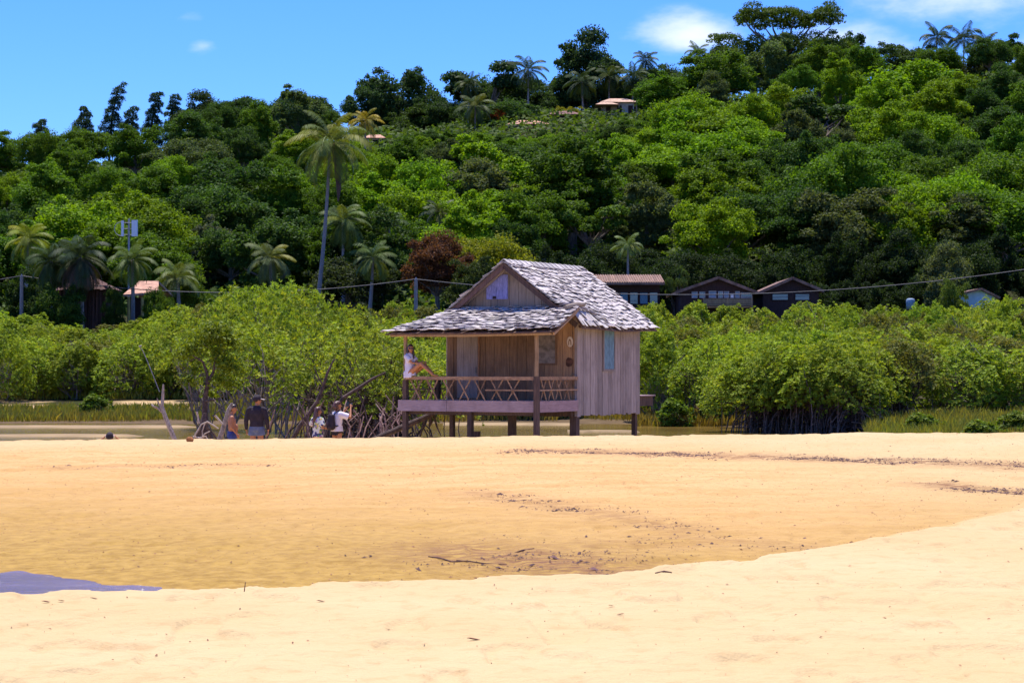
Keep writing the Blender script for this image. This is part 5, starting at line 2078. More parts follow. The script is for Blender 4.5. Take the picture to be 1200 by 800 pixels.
def sweep(bm_v, bm_f, p0, p1, r0, r1, flat=1.0, side=(1, 0, 0), ends=(True, True), n=14):
    """tapered limb between two joints with round (True) or cut (False) ends"""
    p0, p1 = Vector(p0), Vector(p1)
    d = p1 - p0
    L = max(d.length, 1e-5)
    d = d / L
    s = Vector(side)
    s = s - d * s.dot(d)
    if s.length < 1e-3:
        s = d.orthogonal()
    s.normalize()
    t = d.cross(s)
    rings = []
    if ends[0]:
        for a in (-80, -55, -28):
            rings.append((p0 + d * r0 * math.sin(R(a)), r0 * math.cos(R(a))))
    rings.append((p0, r0))
    rings.append((p1, r1))
    if ends[1]:
        for a in (28, 55, 80):
            rings.append((p1 + d * r1 * math.sin(R(a)), r1 * math.cos(R(a))))
    b = len(bm_v)
    for c, rr in rings:
        for k in range(n):
            q = 2 * math.pi * k / n
            bm_v.append(tuple(c + s * rr * math.cos(q) + t * rr * flat * math.sin(q)))
    m = len(rings)
    for i in range(m - 1):
        for k in range(n):
            k2 = (k + 1) % n
            bm_f.append((b + i * n + k, b + i * n + k2, b + (i + 1) * n + k2, b + (i + 1) * n + k))
    bm_f.append(tuple(b + k for k in range(n - 1, -1, -1)))
    bm_f.append(tuple(b + (m - 1) * n + k for k in range(n)))


def skin_mesh(name, caps, material, vox=0.010, smooth=3):
    """one continuous surface round all the limbs"""
    v, f = [], []
    for c in caps:
        sweep(v, f, *c[:4], **(c[4] if len(c) > 4 else {}))
    me = bpy.data.meshes.new(name)
    me.from_pydata(v, [], f)
    o = bpy.data.objects.new('tmp', me)
    TMP.collection.objects.link(o)
    md = o.modifiers.new('remesh', 'REMESH')
    md.mode = 'VOXEL'
    md.voxel_size = vox
    ms = o.modifiers.new('smooth', 'SMOOTH')
    ms.factor, ms.iterations = 0.5, smooth
    TMP.view_layers[0].update()
    dg = TMP.view_layers[0].depsgraph
    out = bpy.data.meshes.new_from_object(o.evaluated_get(dg))
    bpy.data.objects.remove(o)
    bpy.data.meshes.remove(me)
    out.name = name
    at = out.attributes.get('tint') or out.attributes.new('tint', 'FLOAT_COLOR', 'FACE')
    at.data.foreach_set('color', np.ones(len(out.polygons) * 4, dtype=np.float32))
    out.polygons.foreach_set('use_smooth', np.ones(len(out.polygons), dtype=bool))
    out.materials.clear()
    out.materials.append(material)
    return out


def hand_caps(w, d, nrm, curl=0.5, s=1.0, thumb=1):
    """palm and five bent fingers from wrist w along d; nrm points out of the palm"""
    w, d, nrm = Vector(w), Vector(d).normalized(), Vector(nrm).normalized()
    sd_ = d.cross(nrm).normalized() * thumb
    out = [(w, w + d * .075 * s, .026 * s, .034 * s, dict(flat=.5, side=sd_))]
    for i, (o, l) in enumerate(((.027, .070), (.009, .078), (-.009, .072), (-.026, .056))):
        b = w + d * .082 * s + sd_ * o * s
        d1 = (d * math.cos(curl) + nrm * math.sin(curl)).normalized()
        d2 = (d * math.cos(curl * 2.2) + nrm * math.sin(curl * 2.2)).normalized()
        m = b + d1 * l * .5 * s
        out += [(b - d * .02 * s, m, .0095 * s, .009 * s), (m, m + d2 * l * .5 * s, .009 * s, .0075 * s)]
    b = w + d * .03 * s + sd_ * .028 * s
    m = b + (sd_ * .7 + d * .7 + nrm * .2).normalized() * .035 * s
    out += [(b, m, .012 * s, .0105 * s), (m, m + (d * .9 + sd_ * .15 + nrm * .4).normalized() * .032 * s, .0105 * s, .008 * s)]
    return out


def head_caps(c, fwd, s=1.0):
    """skull, jaw, nose, ears and neck base about head centre c looking along fwd"""
    c, f = Vector(c), Vector(fwd).normalized()
    rt = f.cross(Vector((0, 0, 1))).normalized()
    up = rt.cross(f)
    P_ = lambda a, b, h: c + rt * a * s + f * b * s + up * h * s
    return [(P_(0, -.018, .028), P_(0, .012, .030), .082 * s, .078 * s, dict(flat=1.04, side=rt)),
            (P_(0, .022, -.01), P_(0, .040, -.075), .068 * s, .044 * s, dict(flat=.95, side=rt)),
            (P_(0, .085, .018), P_(0, .108, -.022), .010 * s, .015 * s),
            (P_(0, .082, -.052), P_(0, .084, -.058), .018 * s, .018 * s, dict(flat=.5, side=up)),
            (P_(.074, -.008, .005), P_(.080, -.014, -.025), .018 * s, .012 * s),
            (P_(-.074, -.008, .005), P_(-.080, -.014, -.025), .018 * s, .012 * s)]


def eyes(c, fwd, parent, s=1.0):
    c, f = Vector(c), Vector(fwd).normalized()
    rt = f.cross(Vector((0, 0, 1))).normalized()
    up = rt.cross(f)
    q = [(c + rt * a * s + f * .074 * s + up * .014 * s, c + rt * a * s + f * .078 * s + up * .014 * s, .014 * s, .014 * s) for a in (-.031, .031)]
    link('eyes', skin_mesh('eyes', q, M['black_plastic'], .005, 1), parent)


def arm_caps(sh, el, wr, k=1.0, r=(.050, .040, .036, .026)):
    return [(sh, el, r[0] * k, r[1] * k), (el, wr, r[1] * k * .98, r[3] * k)]


def person(label, px, D, feet_z, Hh, face, build):
    x = (px - 600) / F * D
    e = empty('person', (x, D, feet_z), face, label, 'person')
    e.scale = (Hh / 1.75,) * 3
    build(e)
    return e


LEG = lambda s, k=1.0: [((s * .095, 0, .90), (s * .10, .015, .48), .085 * k, .060 * k), ((s * .10, .015, .48), (s * .10, -.01, .09), .058 * k, .038 * k),
                        ((s * .10, -.03, .04), (s * .115, .13, .03), .040, .034, dict(flat=.75))]


def torso(k=1.0, belly=0.0):
    sd_ = dict(flat=.68, side=(1, 0, 0))
    out = [((0, 0, .92), (0, 0, 1.02), .155 * k, .150 * k, sd_), ((0, 0, 1.02), (0, -.005, 1.28), .145 * k, .172 * k, sd_), ((-.12 * k, -.01, 1.40), (.12 * k, -.01, 1.40), .062, .062),
           ((0, -.005, 1.28), (0, -.01, 1.40), .165 * k, .11 * k, sd_), ((0, -.01, 1.42), (0, .01, 1.54), .056, .050)]
    if belly:
        out.append(((0, .05, 1.02), (0, .06, 1.12), .12 * belly, .125 * belly))
    return out


# all built facing local +Y; rotation 0 therefore shows their backs
def man_dark(e):
    fw = (.75, .66, 0)
    body = torso(1.05) + LEG(1, 1.05) + LEG(-1, 1.05) + head_caps((.01, .01, 1.635), fw)
    for s in (1, -1):
        sh, el, wr = (s * .205, -.01, 1.40), (s * .275, -.02, 1.12), (s * .285, .06, .875)
        body += arm_caps(sh, el, wr) + hand_caps(wr, (0, .15, -1), (-s, 0, 0), .5, 1.0, s)
    link('body', skin_mesh('body', body, M['skin']), e)
    eyes((.01, .01, 1.635), fw, e)
    sd_ = dict(flat=.72, side=(1, 0, 0), ends=(False, True))
    sh_ = [((0, 0, .97), (0, 0, 1.10), .185, .175, sd_), ((0, 0, 1.05), (0, -.008, 1.30), .172, .205, dict(flat=.68, side=(1, 0, 0))), ((-.16, -.01, 1.41), (.16, -.01, 1.41), .076, .076),
           ((0, -.01, 1.40), (0, 0, 1.505), .10, .070, dict(ends=(True, False)))]
    for s in (1, -1):
        sh_ += [((s * .205, -.01, 1.395), (s * .275, -.02, 1.12), .072, .060), ((s * .275, -.02, 1.12), (s * .285, .05, .90), .060, .044, dict(ends=(True, False)))]
    link('long_sleeved_top', skin_mesh('top', sh_, M['black_cloth'], .012), e)
    st = [((0, 0, .86), (0, 0, .98), .176, .170, dict(flat=.75, side=(1, 0, 0), ends=(False, False))), ((0, 0, .90), (0, 0, .80), .11, .085, dict(flat=1.1, side=(1, 0, 0)))]
    for s in (1, -1):
        st.append(((s * .10, 0, .90), (s * .115, .01, .745), .112, .112, dict(ends=(True, False))))
    link('shorts', skin_mesh('shorts', st, M['grey_cloth'], .012), e)
    f = Vector(fw).normalized()
    c = Vector((.01, .01, 1.635))
    link('cap', skin_mesh('cap', [(c + Vector((0, 0, .045)) - f * .02, c + Vector((0, 0, .060)) + f * .012, .098, .092, dict(ends=(True, True)))], M['black_cloth'], .010), e)
    rt = f.cross(Vector((0, 0, 1)))
    link('cap_peak', skin_mesh('peak', [(c + f * .06 + Vector((0, 0, .045)), c + f * .165 + Vector((0, 0, .03)), .080, .060, dict(flat=.16, side=rt))], M['white_cloth'], .007, 1), e)


person('person in a dark long sleeved top, grey blue shorts and a dark cap', 301, 53, -0.99, 1.82, R(-8), man_dark)


def man_bare(e):
    fw = (0, 1, -.05)
    body = torso(1.0, .95) + LEG(1) + LEG(-1) + head_caps((0, .03, 1.63), fw)
    for s in (1, -1):
        sh, el, wr = (s * .195, -.01, 1.39), (s * .235, -.03, 1.12), (s * .22, .12, .93)
        body += arm_caps(sh, el, wr) + hand_caps(wr, (0, .5, -1), (-s, 0, 0), .5, 1.0, s)
    link('body', skin_mesh('body', body, M['skin']), e)
    eyes((0, .03, 1.63), fw, e)
    st = [((0, 0, .82), (0, .01, 1.0), .178, .165, dict(flat=.80, side=(1, 0, 0), ends=(False, False)))]
    for s in (1, -1):
        st.append(((s * .10, 0, .90), (s * .11, .01, .52), .115, .108, dict(ends=(True, False))))
    link('shorts', skin_mesh('shorts', st, M['blue_cloth'], .012), e)
    q = MB()
    for x in (-.19, .16):
        q.bar((x, -.06, .95), (x * 1.02, -.06, .55), .03, .012, (1, 0, 0))
    q.build('side_stripe', M['white'], [k for k in KIDS[e.name] if k.name.startswith('shorts')][0])
    c = Vector((0, .03, 1.63))
    link('hair', skin_mesh('hair', [(c + Vector((0, -.035, .045)), c + Vector((0, .02, .065)), .085, .074), (c + Vector((0, -.055, .0)), c + Vector((0, -.05, .05)), .066, .075)], M['hair'], .009), e)


person('bare chested person in blue shorts standing behind the leaning driftwood plank', 272, 54, -1.10, 1.68, R(-78), man_bare)


def floral_woman(e):
    fw = (.35, .95, 0)
    body = torso(.88) + LEG(1, .98) + LEG(-1, .98) + head_caps((.0, .02, 1.63), fw, .97)
    for s in (1, -1):
        sh, el, wr = (s * .17, -.01, 1.38), ((.27, -.04, 1.16) if s > 0 else (-.30, .02, 1.20)), ((.20, .16, 1.12) if s > 0 else (-.16, .20, 1.22))
        body += arm_caps(sh, el, wr, .82) + hand_caps(wr, (-s * .6, .8, .1), (-s, 0, .2), .7, .92, s)
    link('body', skin_mesh('body', body, M['skin']), e)
    eyes((0, .02, 1.63), fw, e)
    sd_ = dict(flat=.74, side=(1, 0, 0))
    q = [((0, 0, .88), (0, 0, 1.0), .200, .180, dict(flat=.74, side=(1, 0, 0), ends=(False, True))), ((0, 0, 1.0), (0, -.005, 1.30), .172, .178, sd_), ((-.14, -.01, 1.40), (.14, -.01, 1.40), .068, .068)]
    q += [((.17, -.01, 1.385), (.255, -.035, 1.20), .076, .082, dict(ends=(True, False))), ((-.17, -.01, 1.385), (-.285, .015, 1.22), .076, .082, dict(ends=(True, False)))]
    link('floral_dress', skin_mesh('dress', q, M['floral'], .012), e)
    c = Vector((0, .02, 1.63))
    h = [(c + Vector((0, -.03, .045)), c + Vector((0, .015, .062)), .086, .074), (c + Vector((0, -.065, .04)), c + Vector((-.02, -.12, -.20)), .075, .078, dict(flat=.7)),
         (c + Vector((-.02, -.12, -.20)), c + Vector((-.05, -.135, -.46)), .082, .040, dict(flat=.55))]
    link('long_hair', skin_mesh('hair', h, M['hair_red'], .010), e)


person('person with long brown hair in a floral top, beside the one with raised hands', 372.5, 53, -1.06, 1.60, R(-42), floral_woman)


def photo_woman(e):
    fw = (.25, .97, .05)
    body = torso(.90) + LEG(1, 1.0) + LEG(-1, 1.0) + head_caps((0, .03, 1.63), fw, .98)
    for s in (1, -1):
        sh = (s * .175, 0, 1.38)
        el = (.33, .22, 1.30) if s > 0 else (-.20, .27, 1.30)
        wr = (.16, .36, 1.58) if s > 0 else (-.04, .37, 1.57)
        body += arm_caps(sh, el, wr, .84) + hand_caps(wr, (-s * .35, .35, .8), (-s * .8, .3, 0), .9, .92, -s)
    link('body', skin_mesh('body', body, M['skin']), e)
    eyes((0, .03, 1.63), fw, e, .98)
    sd_ = dict(flat=.74, side=(1, 0, 0))
    q = [((0, 0, .91), (0, 0, 1.02), .205, .188, dict(flat=.78, side=(1, 0, 0), ends=(False, True))), ((0, 0, 1.0), (0, 0, 1.30), .182, .190, sd_), ((-.15, 0, 1.40), (.15, 0, 1.40), .074, .074)]
    q += [((.175, 0, 1.385), (.30, .17, 1.315), .088, .094, dict(ends=(True, False))), ((-.175, 0, 1.385), (-.20, .20, 1.32), .088, .094, dict(ends=(True, False)))]
    link('white_shirt', skin_mesh('shirt', q, M['white_cloth'], .012), e)
    st = [((0, 0, .80), (0, 0, .95), .165, .160, dict(flat=.75, side=(1, 0, 0), ends=(False, False)))] + [((s * .098, 0, .92), (s * .105, .01, .86), .100, .098, dict(ends=(True, False))) for s in (1, -1)]
    link('shorts', skin_mesh('shorts', st, M['black_cloth'], .012), e)
    c = Vector((0, .03, 1.63))
    h = [(c + Vector((0, -.03, .045)), c + Vector((0, .01, .065)), .090, .076), (c + Vector((0, -.06, .03)), c + Vector((0, -.075, -.06)), .084, .078), (c + Vector((0, -.09, -.02)), c + Vector((-.01, -.125, -.03)), .055, .05)]
    link('hair', skin_mesh('hair', h, M['hair_red'], .010), e)


pw = person('person in a loose white shirt and black backpack, hands raised to take a picture', 395, 53, -0.97, 1.66, R(-48), photo_woman)


def on_person(e, pts):
    m = Matrix.Translation(e.location) @ Matrix.Rotation(e.rotation_euler.z, 4, 'Z') @ Matrix.Diagonal((*e.scale, 1))
    return m


def backpack():
    e = empty('backpack', pw.location, pw.rotation_euler.z, 'small black backpack worn on the back of the person in the white shirt', 'backpack')
    e.scale = pw.scale
    b = skin_mesh('bag', [((-.06, -.215, 1.03), (.06, -.215, 1.03), .085, .085), ((-.075, -.215, 1.04), (-.055, -.205, 1.33), .085, .065), ((.075, -.215, 1.04), (.055, -.205, 1.33), .085, .065), ((0, -.235, 1.05), (0, -.215, 1.34), .10, .075)], M['black_cloth'], .012)
    bag = link('bag', b, e)
    for s in (1, -1):
        q = MB()
        q.tube([(s * .07, -.175, 1.36), (s * .115, -.085, 1.472), (s * .125, .02, 1.485), (s * .130, .125, 1.40), (s * .135, .165, 1.25), (s * .165, .06, 1.10), (s * .13, -.17, 1.05)], .017, 6)
        q.build('strap', M['black_cloth'], e)
    q = MB()
    q.tube([(-.03, -.20, 1.40), (-.015, -.205, 1.445), (.015, -.205, 1.445), (.03, -.20, 1.40)], .010, 6)
    q.build('handle', M['black_cloth'], e)
    q = MB()
    q.box(-.05, .05, -.343, -.325, 1.08, 1.18, (1.6, 1.6, 1.6))
    q.build('pocket', M['black_cloth'], bag)


backpack()


def camera_thing():
    e = empty('handheld_camera', pw.location, pw.rotation_euler.z, 'black camera held up to the face by the person in the white shirt', 'camera')
    e.scale = pw.scale
    q = MB()
    q.box(-.065, .085, .36, .42, 1.60, 1.70)
    b = q.build('camera_body', M['black_plastic'], e)
    q = MB()
    q.tube([(.01, .421, 1.645), (.01, .52, 1.65)], [.036, .040], 14)
    q.build('lens', M['black_plastic'], e)
    q = MB()
    q.hexa([(-.02, .37, 1.702), (.04, .37, 1.702), (.04, .415, 1.702), (-.02, .415, 1.702), (-.01, .375, 1.735), (.03, .375, 1.735), (.03, .41, 1.735), (-.01, .41, 1.735)])
    q.build('viewfinder', M['black_plastic'], e)


camera_thing()


def crouching(e):
    fw = (-.1, 1, -.05)
    sd_ = dict(flat=.7, side=(1, 0, 0))
    c = Vector((0, .06, .70))
    body = [((0, 0, .10), (0, .03, .42), .155, .165, sd_), ((-.15, .04, .50), (.15, .04, .50), .06, .06), ((0, .03, .5), (0, .05, .62), .055, .05)] + head_caps(c, fw)
    for s in (1, -1):
        body += [((s * .09, .02, .10), (s * .14, .40, .36), .08, .06), ((s * .14, .40, .36), (s * .12, .36, .03), .055, .036), ((s * .12, .36, .02), (s * .13, .50, .02), .036, .03)]
        el, wr = (s * .33, .16, .60), (s * .155, .15, .70)
        body += arm_caps((s * .19, .04, .49), el, wr, .95) + hand_caps(wr, (-s * .45, .1, .6), (-s, .1, 0), .6, .95, s)
    link('body', skin_mesh('body', body, M['skin']), e)
    eyes(c, fw, e)
    link('shirt', skin_mesh('shirt', [((0, 0, .08), (0, .03, .44), .180, .185, sd_), ((-.15, .04, .49), (.15, .04, .49), .075, .075)], M['black_cloth'], .012), e)
    link('shorts', skin_mesh('shorts', [((0, 0, .06), (0, .02, .16), .175, .17, sd_)] + [((s * .09, .02, .10), (s * .13, .30, .29), .096, .09, dict(ends=(True, False))) for s in (1, -1)], M['blue_cloth'], .012), e)
    link('cap', skin_mesh('cap', [(c + Vector((0, -.02, .045)), c + Vector((0, .012, .060)), .098, .092)], M['black_cloth'], .010), e)
    link('cap_rim', skin_mesh('rim', [(c + Vector((-.07, .02, .055)), c + Vector((.07, .02, .055)), .05, .05, dict(flat=.35, side=(0, 1, 0)))], M['white_cloth'], .009, 1), e)


person('person in a dark cap sitting low behind the sand crest, hands raised to the head', 128.5, 49, -0.845, 1.75, R(5), crouching)


def sitting_woman():
    # sits on the front rail, back against the left porch post, looking along the rail and out to the sand
    o = hw(-1.72, -2.05, 1.37)
    e = empty('person', o, -TH, 'person in a white shirt and sunglasses sitting on the porch rail, knees drawn up', 'person')
    e.scale = (.93,) * 3
    c = Vector((.03, -.03, .74))
    fw = (.62, -.70, -.06)
    body = [((.0, 0, .09), (-.02, 0, .30), .125, .115, dict(flat=.85, side=(0, 1, 0))), ((-.02, 0, .30), (-.03, 0, .50), .115, .135, dict(flat=.72, side=(0, 1, 0))),
            ((-.03, -.11, .54), (-.03, .11, .54), .052, .052), ((-.03, 0, .52), (.0, -.01, .66), .052, .046)] + head_caps(c, fw, .95)
    for s in (1, -1):      # s=+1 is the far side
        y = .075 * s
        kn = (.40, y + .02 * s, .34 if s < 0 else .30)
        an = (.74 if s < 0 else .66, y, .075)
        body += [((.03, y, .085), kn, .082, .058), (kn, an, .055, .036), ((an[0], y, .045), (an[0] + .16, y, .022), .034, .028, dict(flat=.7, side=(0, 1, 0)))]
        for q in range(5):
            yy = y + (-.026 + .013 * q)
            body.append(((an[0] + .15, yy, .022), (an[0] + .19 - .006 * abs(q - 1), yy, .018), .010, .008))
    body += arm_caps((-.03, -.155, .52), (.17, -.165, .36), (.40, -.10, .355), .78) + hand_caps((.40, -.10, .355), (1, .1, -.45), (0, .3, -1), .45, .9, 1)
    body += arm_caps((-.03, .155, .52), (.15, .17, .34), (.38, .07, .40), .78) + hand_caps((.38, .07, .40), (1, -.2, -.4), (0, -.3, -1), .45, .9, -1)
    link('body', skin_mesh('body', body, M['skin']), e)
    q = [((.02, 0, .005), (-.02, 0, .32), .165, .142, dict(flat=.92, side=(0, 1, 0), ends=(False, True))), ((-.02, 0, .30), (-.03, 0, .51), .140, .150, dict(flat=.72, side=(0, 1, 0))), ((-.03, -.12, .545), (-.03, .12, .545), .064, .064),
         ((-.03, -.155, .525), (.10, -.165, .42), .070, .078, dict(ends=(True, False))), ((-.03, .155, .525), (.08, .165, .42), .070, .078, dict(ends=(True, False)))]
    # the shirt hangs down over the outer face of the rail
    q += [((-.09, -.135, .10), (-.08, -.140, -.045), .045, .045, dict(ends=(True, False), flat=.4, side=(1, 0, 0))), ((.08, -.135, .10), (.09, -.140, -.035), .050, .045, dict(ends=(True, False), flat=.4, side=(1, 0, 0))), ((0, -.135, .10), (.01, -.142, -.045), .05, .05, dict(ends=(True, False), flat=.4, side=(1, 0, 0)))]
    link('white_shirt', skin_mesh('shirt', q, M['white_cloth'], .011), e)
    f = Vector(fw).normalized()
    rt = f.cross(Vector((0, 0, 1))).normalized()
    h = [(c - f * .028 + Vector((0, 0, .040)), c + f * .008 + Vector((0, 0, .062)), .086, .074), (c - f * .06 + Vector((0, 0, .02)), c - f * .06 + Vector((0, 0, -.20)), .074, .062), (c - f * .02 + rt * .065, c - f * .0 + rt * .085 + Vector((0, 0, -.26)), .034, .024), (c - f * .02 - rt * .065, c - f * .0 - rt * .085 + Vector((0, 0, -.24)), .034, .024)]
    link('long_hair', skin_mesh('hair', h, M['hair'], .009), e)
    g = [(c + rt * s * .012 + f * .083 + Vector((0, 0, .014)), c + rt * s * .055 + f * .074 + Vector((0, 0, .014)), .021, .021, dict(flat=.45, side=(0, 0, 1))) for s in (1, -1)]
    g += [(c + rt * s * .06 + f * .07 + Vector((0, 0, .018)), c + rt * s * .082 - f * .01 + Vector((0, 0, .012)), .006, .005) for s in (1, -1)]
    link('sunglasses', skin_mesh('glasses', g, M['black_plastic'], .005, 1), e)


sitting_woman()
bpy.data.scenes.remove(TMP)

# ------------------------------------------------------------------ driftwood, stump, coconut and litter
def wood_thing(name, label, cat, chains, material, group=None, n=7, thin=.62):
    """forked dead wood: chains of (points, radii), one mesh"""
    mb = MB()
    for pts, rad in chains:
        k = random.uniform(.8, 1.15)
        mb.tube(pts, [q * thin for q in rad], n, (k, k, k))
    o = mb.build(name, material)
    tag(o, label, cat, group)
    return o


def px_chain(D, pts, rads):
    return [P(x, y, D + (d[0] if d else 0)) for x, y, *d in pts], rads


M['pale_drift'] = plain('pale_driftwood', (0.46, 0.37, 0.31), 0.85, 0.35, 9, (5, 5, 1.2), 0.5)
wood_thing('driftwood_stump', 'forked dead tree stem standing in the sand, left of the visitors', 'driftwood',
           [px_chain(50, [(208, 523), (202, 508), (194, 489), (190, 476), (191, 462), (191.5, 450)], [.10, .10, .095, .075, .06, .035]),
            px_chain(50, [(192, 484), (185, 478), (180, 476, -.1), (178, 474)], [.065, .05, .045, .04]),
            px_chain(50, [(189, 480), (185, 470), (184, 466)], [.045, .03, .012])], M['drift'])
wood_thing('bamboo_pole', 'thin pale pole slanting up out of the bank grass above the forked stem', 'pole',
           [px_chain(92, [(187, 459), (178, 436), (168, 412), (163, 405)], [.035, .035, .03, .03]), px_chain(92, [(163, 406), (166, 405)], [.075, .06])], M['pale_drift'])
wood_thing('driftwood_plank', 'broad weathered plank leaning in front of the bare chested visitor', 'driftwood',
           [px_chain(53.0, [(255, 522), (262, 500), (268, 480), (272, 472)], [.13, .11, .10, .06])], M['drift'], n=5)
wood_thing('driftwood_branch', 'short pale broken branch stub beside the leaning plank', 'driftwood',
           [px_chain(52.6, [(261, 497), (256, 491), (252, 486.5)], [.04, .045, .05])], M['pale_drift'])
wood_thing('driftwood_tangle', 'tangle of bleached driftwood limbs heaped at the foot of the bare mangrove', 'driftwood',
           [px_chain(53, [(224, 520), (230, 507), (236, 497), (243, 494), (250, 498), (256, 502)], [.035, .035, .03, .04, .035, .03]),
            px_chain(53.2, [(226, 511), (234, 513), (241, 511), (244, 515)], [.025, .035, .03, .02]),
            px_chain(53.4, [(233, 496), (232, 488), (230.5, 482)], [.045, .04, .05]),
            px_chain(53.6, [(240, 496), (237, 505), (238, 520)], [.03, .03, .03]),
            px_chain(53.1, [(246, 505), (240, 508), (232, 518)], [.025, .03, .03])], M['pale_drift'])
wood_thing('root_stump', 'dark snarled root stump under the bare mangrove', 'stump',
           [px_chain(54.5, [(238, 522), (238, 506), (239, 494), (240, 484)], [.30, .24, .17, .10]),
            px_chain(54.5, [(228, 522), (234, 507), (238, 492)], [.07, .06, .05]), px_chain(54.2, [(250, 522), (245, 505), (240, 490)], [.07, .06, .05]),
            px_chain(54.1, [(258, 521), (250, 508), (243, 500)], [.05, .05, .04]), px_chain(54.3, [(220, 521), (230, 511), (236, 502)], [.05, .05, .04])], M['root'])

e = empty('bare_mangrove', P(241, 516, 57), 0, 'half bare mangrove with crooked dark limbs rising above the driftwood tangle', 'mangrove')
o0 = e.location.copy()
mb = MB()
for pts, rad in (px_chain(57, [(240, 530), (240, 505), (240, 480), (241, 462), (244, 447)], [.17, .15, .13, .11, .10]),
                 px_chain(57, [(243, 450), (243, 438), (238, 424), (230, 419), (221, 424)], [.085, .07, .06, .045, .02]),
                 px_chain(57, [(244, 447), (250, 436), (253, 420), (256, 408), (259, 396)], [.09, .07, .055, .04, .02]),
                 px_chain(57, [(253, 418), (246, 409), (236, 401)], [.045, .03, .015]), px_chain(57, [(256, 410), (262, 403), (270, 400)], [.035, .025, .012]),
                 px_chain(57.4, [(230, 419), (222, 414), (215, 416)], [.03, .02, .01]), px_chain(57, [(236, 403), (231, 396)], [.018, .008]), px_chain(56.8, [(241, 470), (252, 468, -.5), (262, 464, -1)], [.05, .03, .015])):
    mb.tube([p - o0 for p in pts], [q * .62 for q in rad], 7)
mb.build('limbs', M['root'], e)
r57 = np.random.default_rng(57)
lob = []
for x, y, s in ((216, 416, .35), (226, 410, .4), (238, 398, .45), (250, 392, .5), (261, 392, .45), (270, 402, .4), (255, 412, .35), (230, 432, .3), (262, 425, .4), (274, 432, .45), (222, 446, .35), (258, 446, .35), (270, 450, .4), (246, 462, .3)):
    p = P(x, y, 57 + r57.uniform(-.5, .5)) - o0
    lob.append(((p.x, p.y, p.z), s * .9, .8))
v, f, tn = lobe_crown(lob, 4600, .12, .055, .5, .95, ((.55, .6, .55), (1.4, 1.28, 1.2)), r=r57, inside=.3, low=-.8, thick=.95)
c = link('leaves', np_mesh('bare_mangrove_leaves', v, f, tn, False, M['mangrove_leaf']), e)
c.color = (0.165, 0.225, 0.016, 1)

# dead grey twig clump in the thicket
e = empty('dead_twig_clump', P(300, 424, 63.5), 0, 'clump of dead grey twigs caught among the green mangrove leaves', 'dead branch')
mb = MB()
rr = random.Random(8)
for i in range(150):
    a, b_ = rr.uniform(0, 6.28), rr.uniform(-.6, 1.2)
    s = rr.uniform(.15, .46)
    d = Vector((math.cos(a) * math.cos(b_) * 1.1, math.sin(a) * math.cos(b_), math.sin(b_) * .6)) * s
    k = rr.uniform(.7, 1.3)
    m = d * .5 + Vector((rr.uniform(-.06, .06), rr.uniform(-.06, .06), rr.uniform(-.03, .08)))
    mb.tube([(0, 0, 0), m, d + Vector((0, 0, -.06))], [.014, .011, .006], 4, (k, k, k), False)
mb.build('twigs', M['grey_twig'] if 'grey_twig' in M else M['drift'], e)
mb = MB()
mb.tube([(0, 0, 0), (.1, .1, -.6), (.25, .2, -1.6), (.2, .2, -2.6)], [.03, .035, .04, .05], 6)
mb.build('stem', M['root'], e)

# leaning dark trunks among the roots left of the hut
wood_thing('leaning_trunk', 'dark crooked trunk leaning right out of the water behind the two photographing visitors', 'dead tree',
           [px_chain(57, [(342, 516), (352, 498), (362, 484), (372, 470), (379, 452), (384, 436), (392, 420)], [.11, .12, .10, .09, .075, .06, .03]), px_chain(57, [(352, 499), (346, 506), (349, 512)], [.05, .04, .02]), px_chain(57, [(379, 452), (372, 440), (368, 428)], [.045, .035, .015])], M['root'])
wood_thing('leaning_trunk', 'dark branch reaching up to the right above the visitor with the camera', 'dead tree',
           [px_chain(58, [(386, 500), (394, 478), (402, 466), (418, 456), (436, 444), (452, 436)], [.10, .10, .09, .085, .07, .03]), px_chain(58, [(402, 466), (396, 455), (394, 444)], [.05, .04, .015]), px_chain(58, [(418, 456), (424, 470), (430, 484)], [.04, .03, .02])], M['root'])
wood_thing('fallen_trunk', 'thick dark fallen trunk sloping up from the sand to under the porch', 'driftwood',
           [px_chain(51.6, [(424, 527), (440, 514), (470, 501), (498, 489), (508, 484)], [.11, .12, .125, .12, .10]),
            px_chain(51.7, [(504, 486), (505, 494), (503, 500)], [.08, .09, .04]), px_chain(51.7, [(508, 485), (512, 500), (517, 511)], [.06, .04, .015]),
            px_chain(51.6, [(498, 490), (494, 505), (490, 520)], [.05, .045, .04]), px_chain(51.8, [(500, 503), (506, 512), (503, 520)], [.03, .025, .02])], M['root'], n=9)


def roots_tangle():
    """grey criss-cross of bare prop roots left of the porch"""
    rr = random.Random(12)
    e = empty('root_tangle', P(450, 516, 54.5), 0, 'grey criss crossing tangle of bare mangrove roots beside the left end of the porch', 'mangrove roots')
    o = e.location.copy()
    for part in range(1):
        for i in range(46):
            mb = MB()
            x = rr.uniform(318, 476); y0 = rr.uniform(462, 488)
            D = rr.uniform(54.5, 58)
            x2 = x + rr.uniform(-26, 26)
            k = rr.choice([.8, 1.2, 1.6, 2.6, 3.2])
            a, b_ = P(x, y0, D) - o, P(x2, 528, D - rr.uniform(0, 1)) - o
            m = a.lerp(b_, .45) + Vector((rr.uniform(-.3, .3), 0, rr.uniform(.0, .25)))
            mb.tube([a, m, b_], [.016, .020, .018], 5, (k, k * .92, k * .9), False)
            mb.build('root', M['root'], e)
    return e


roots_tangle()


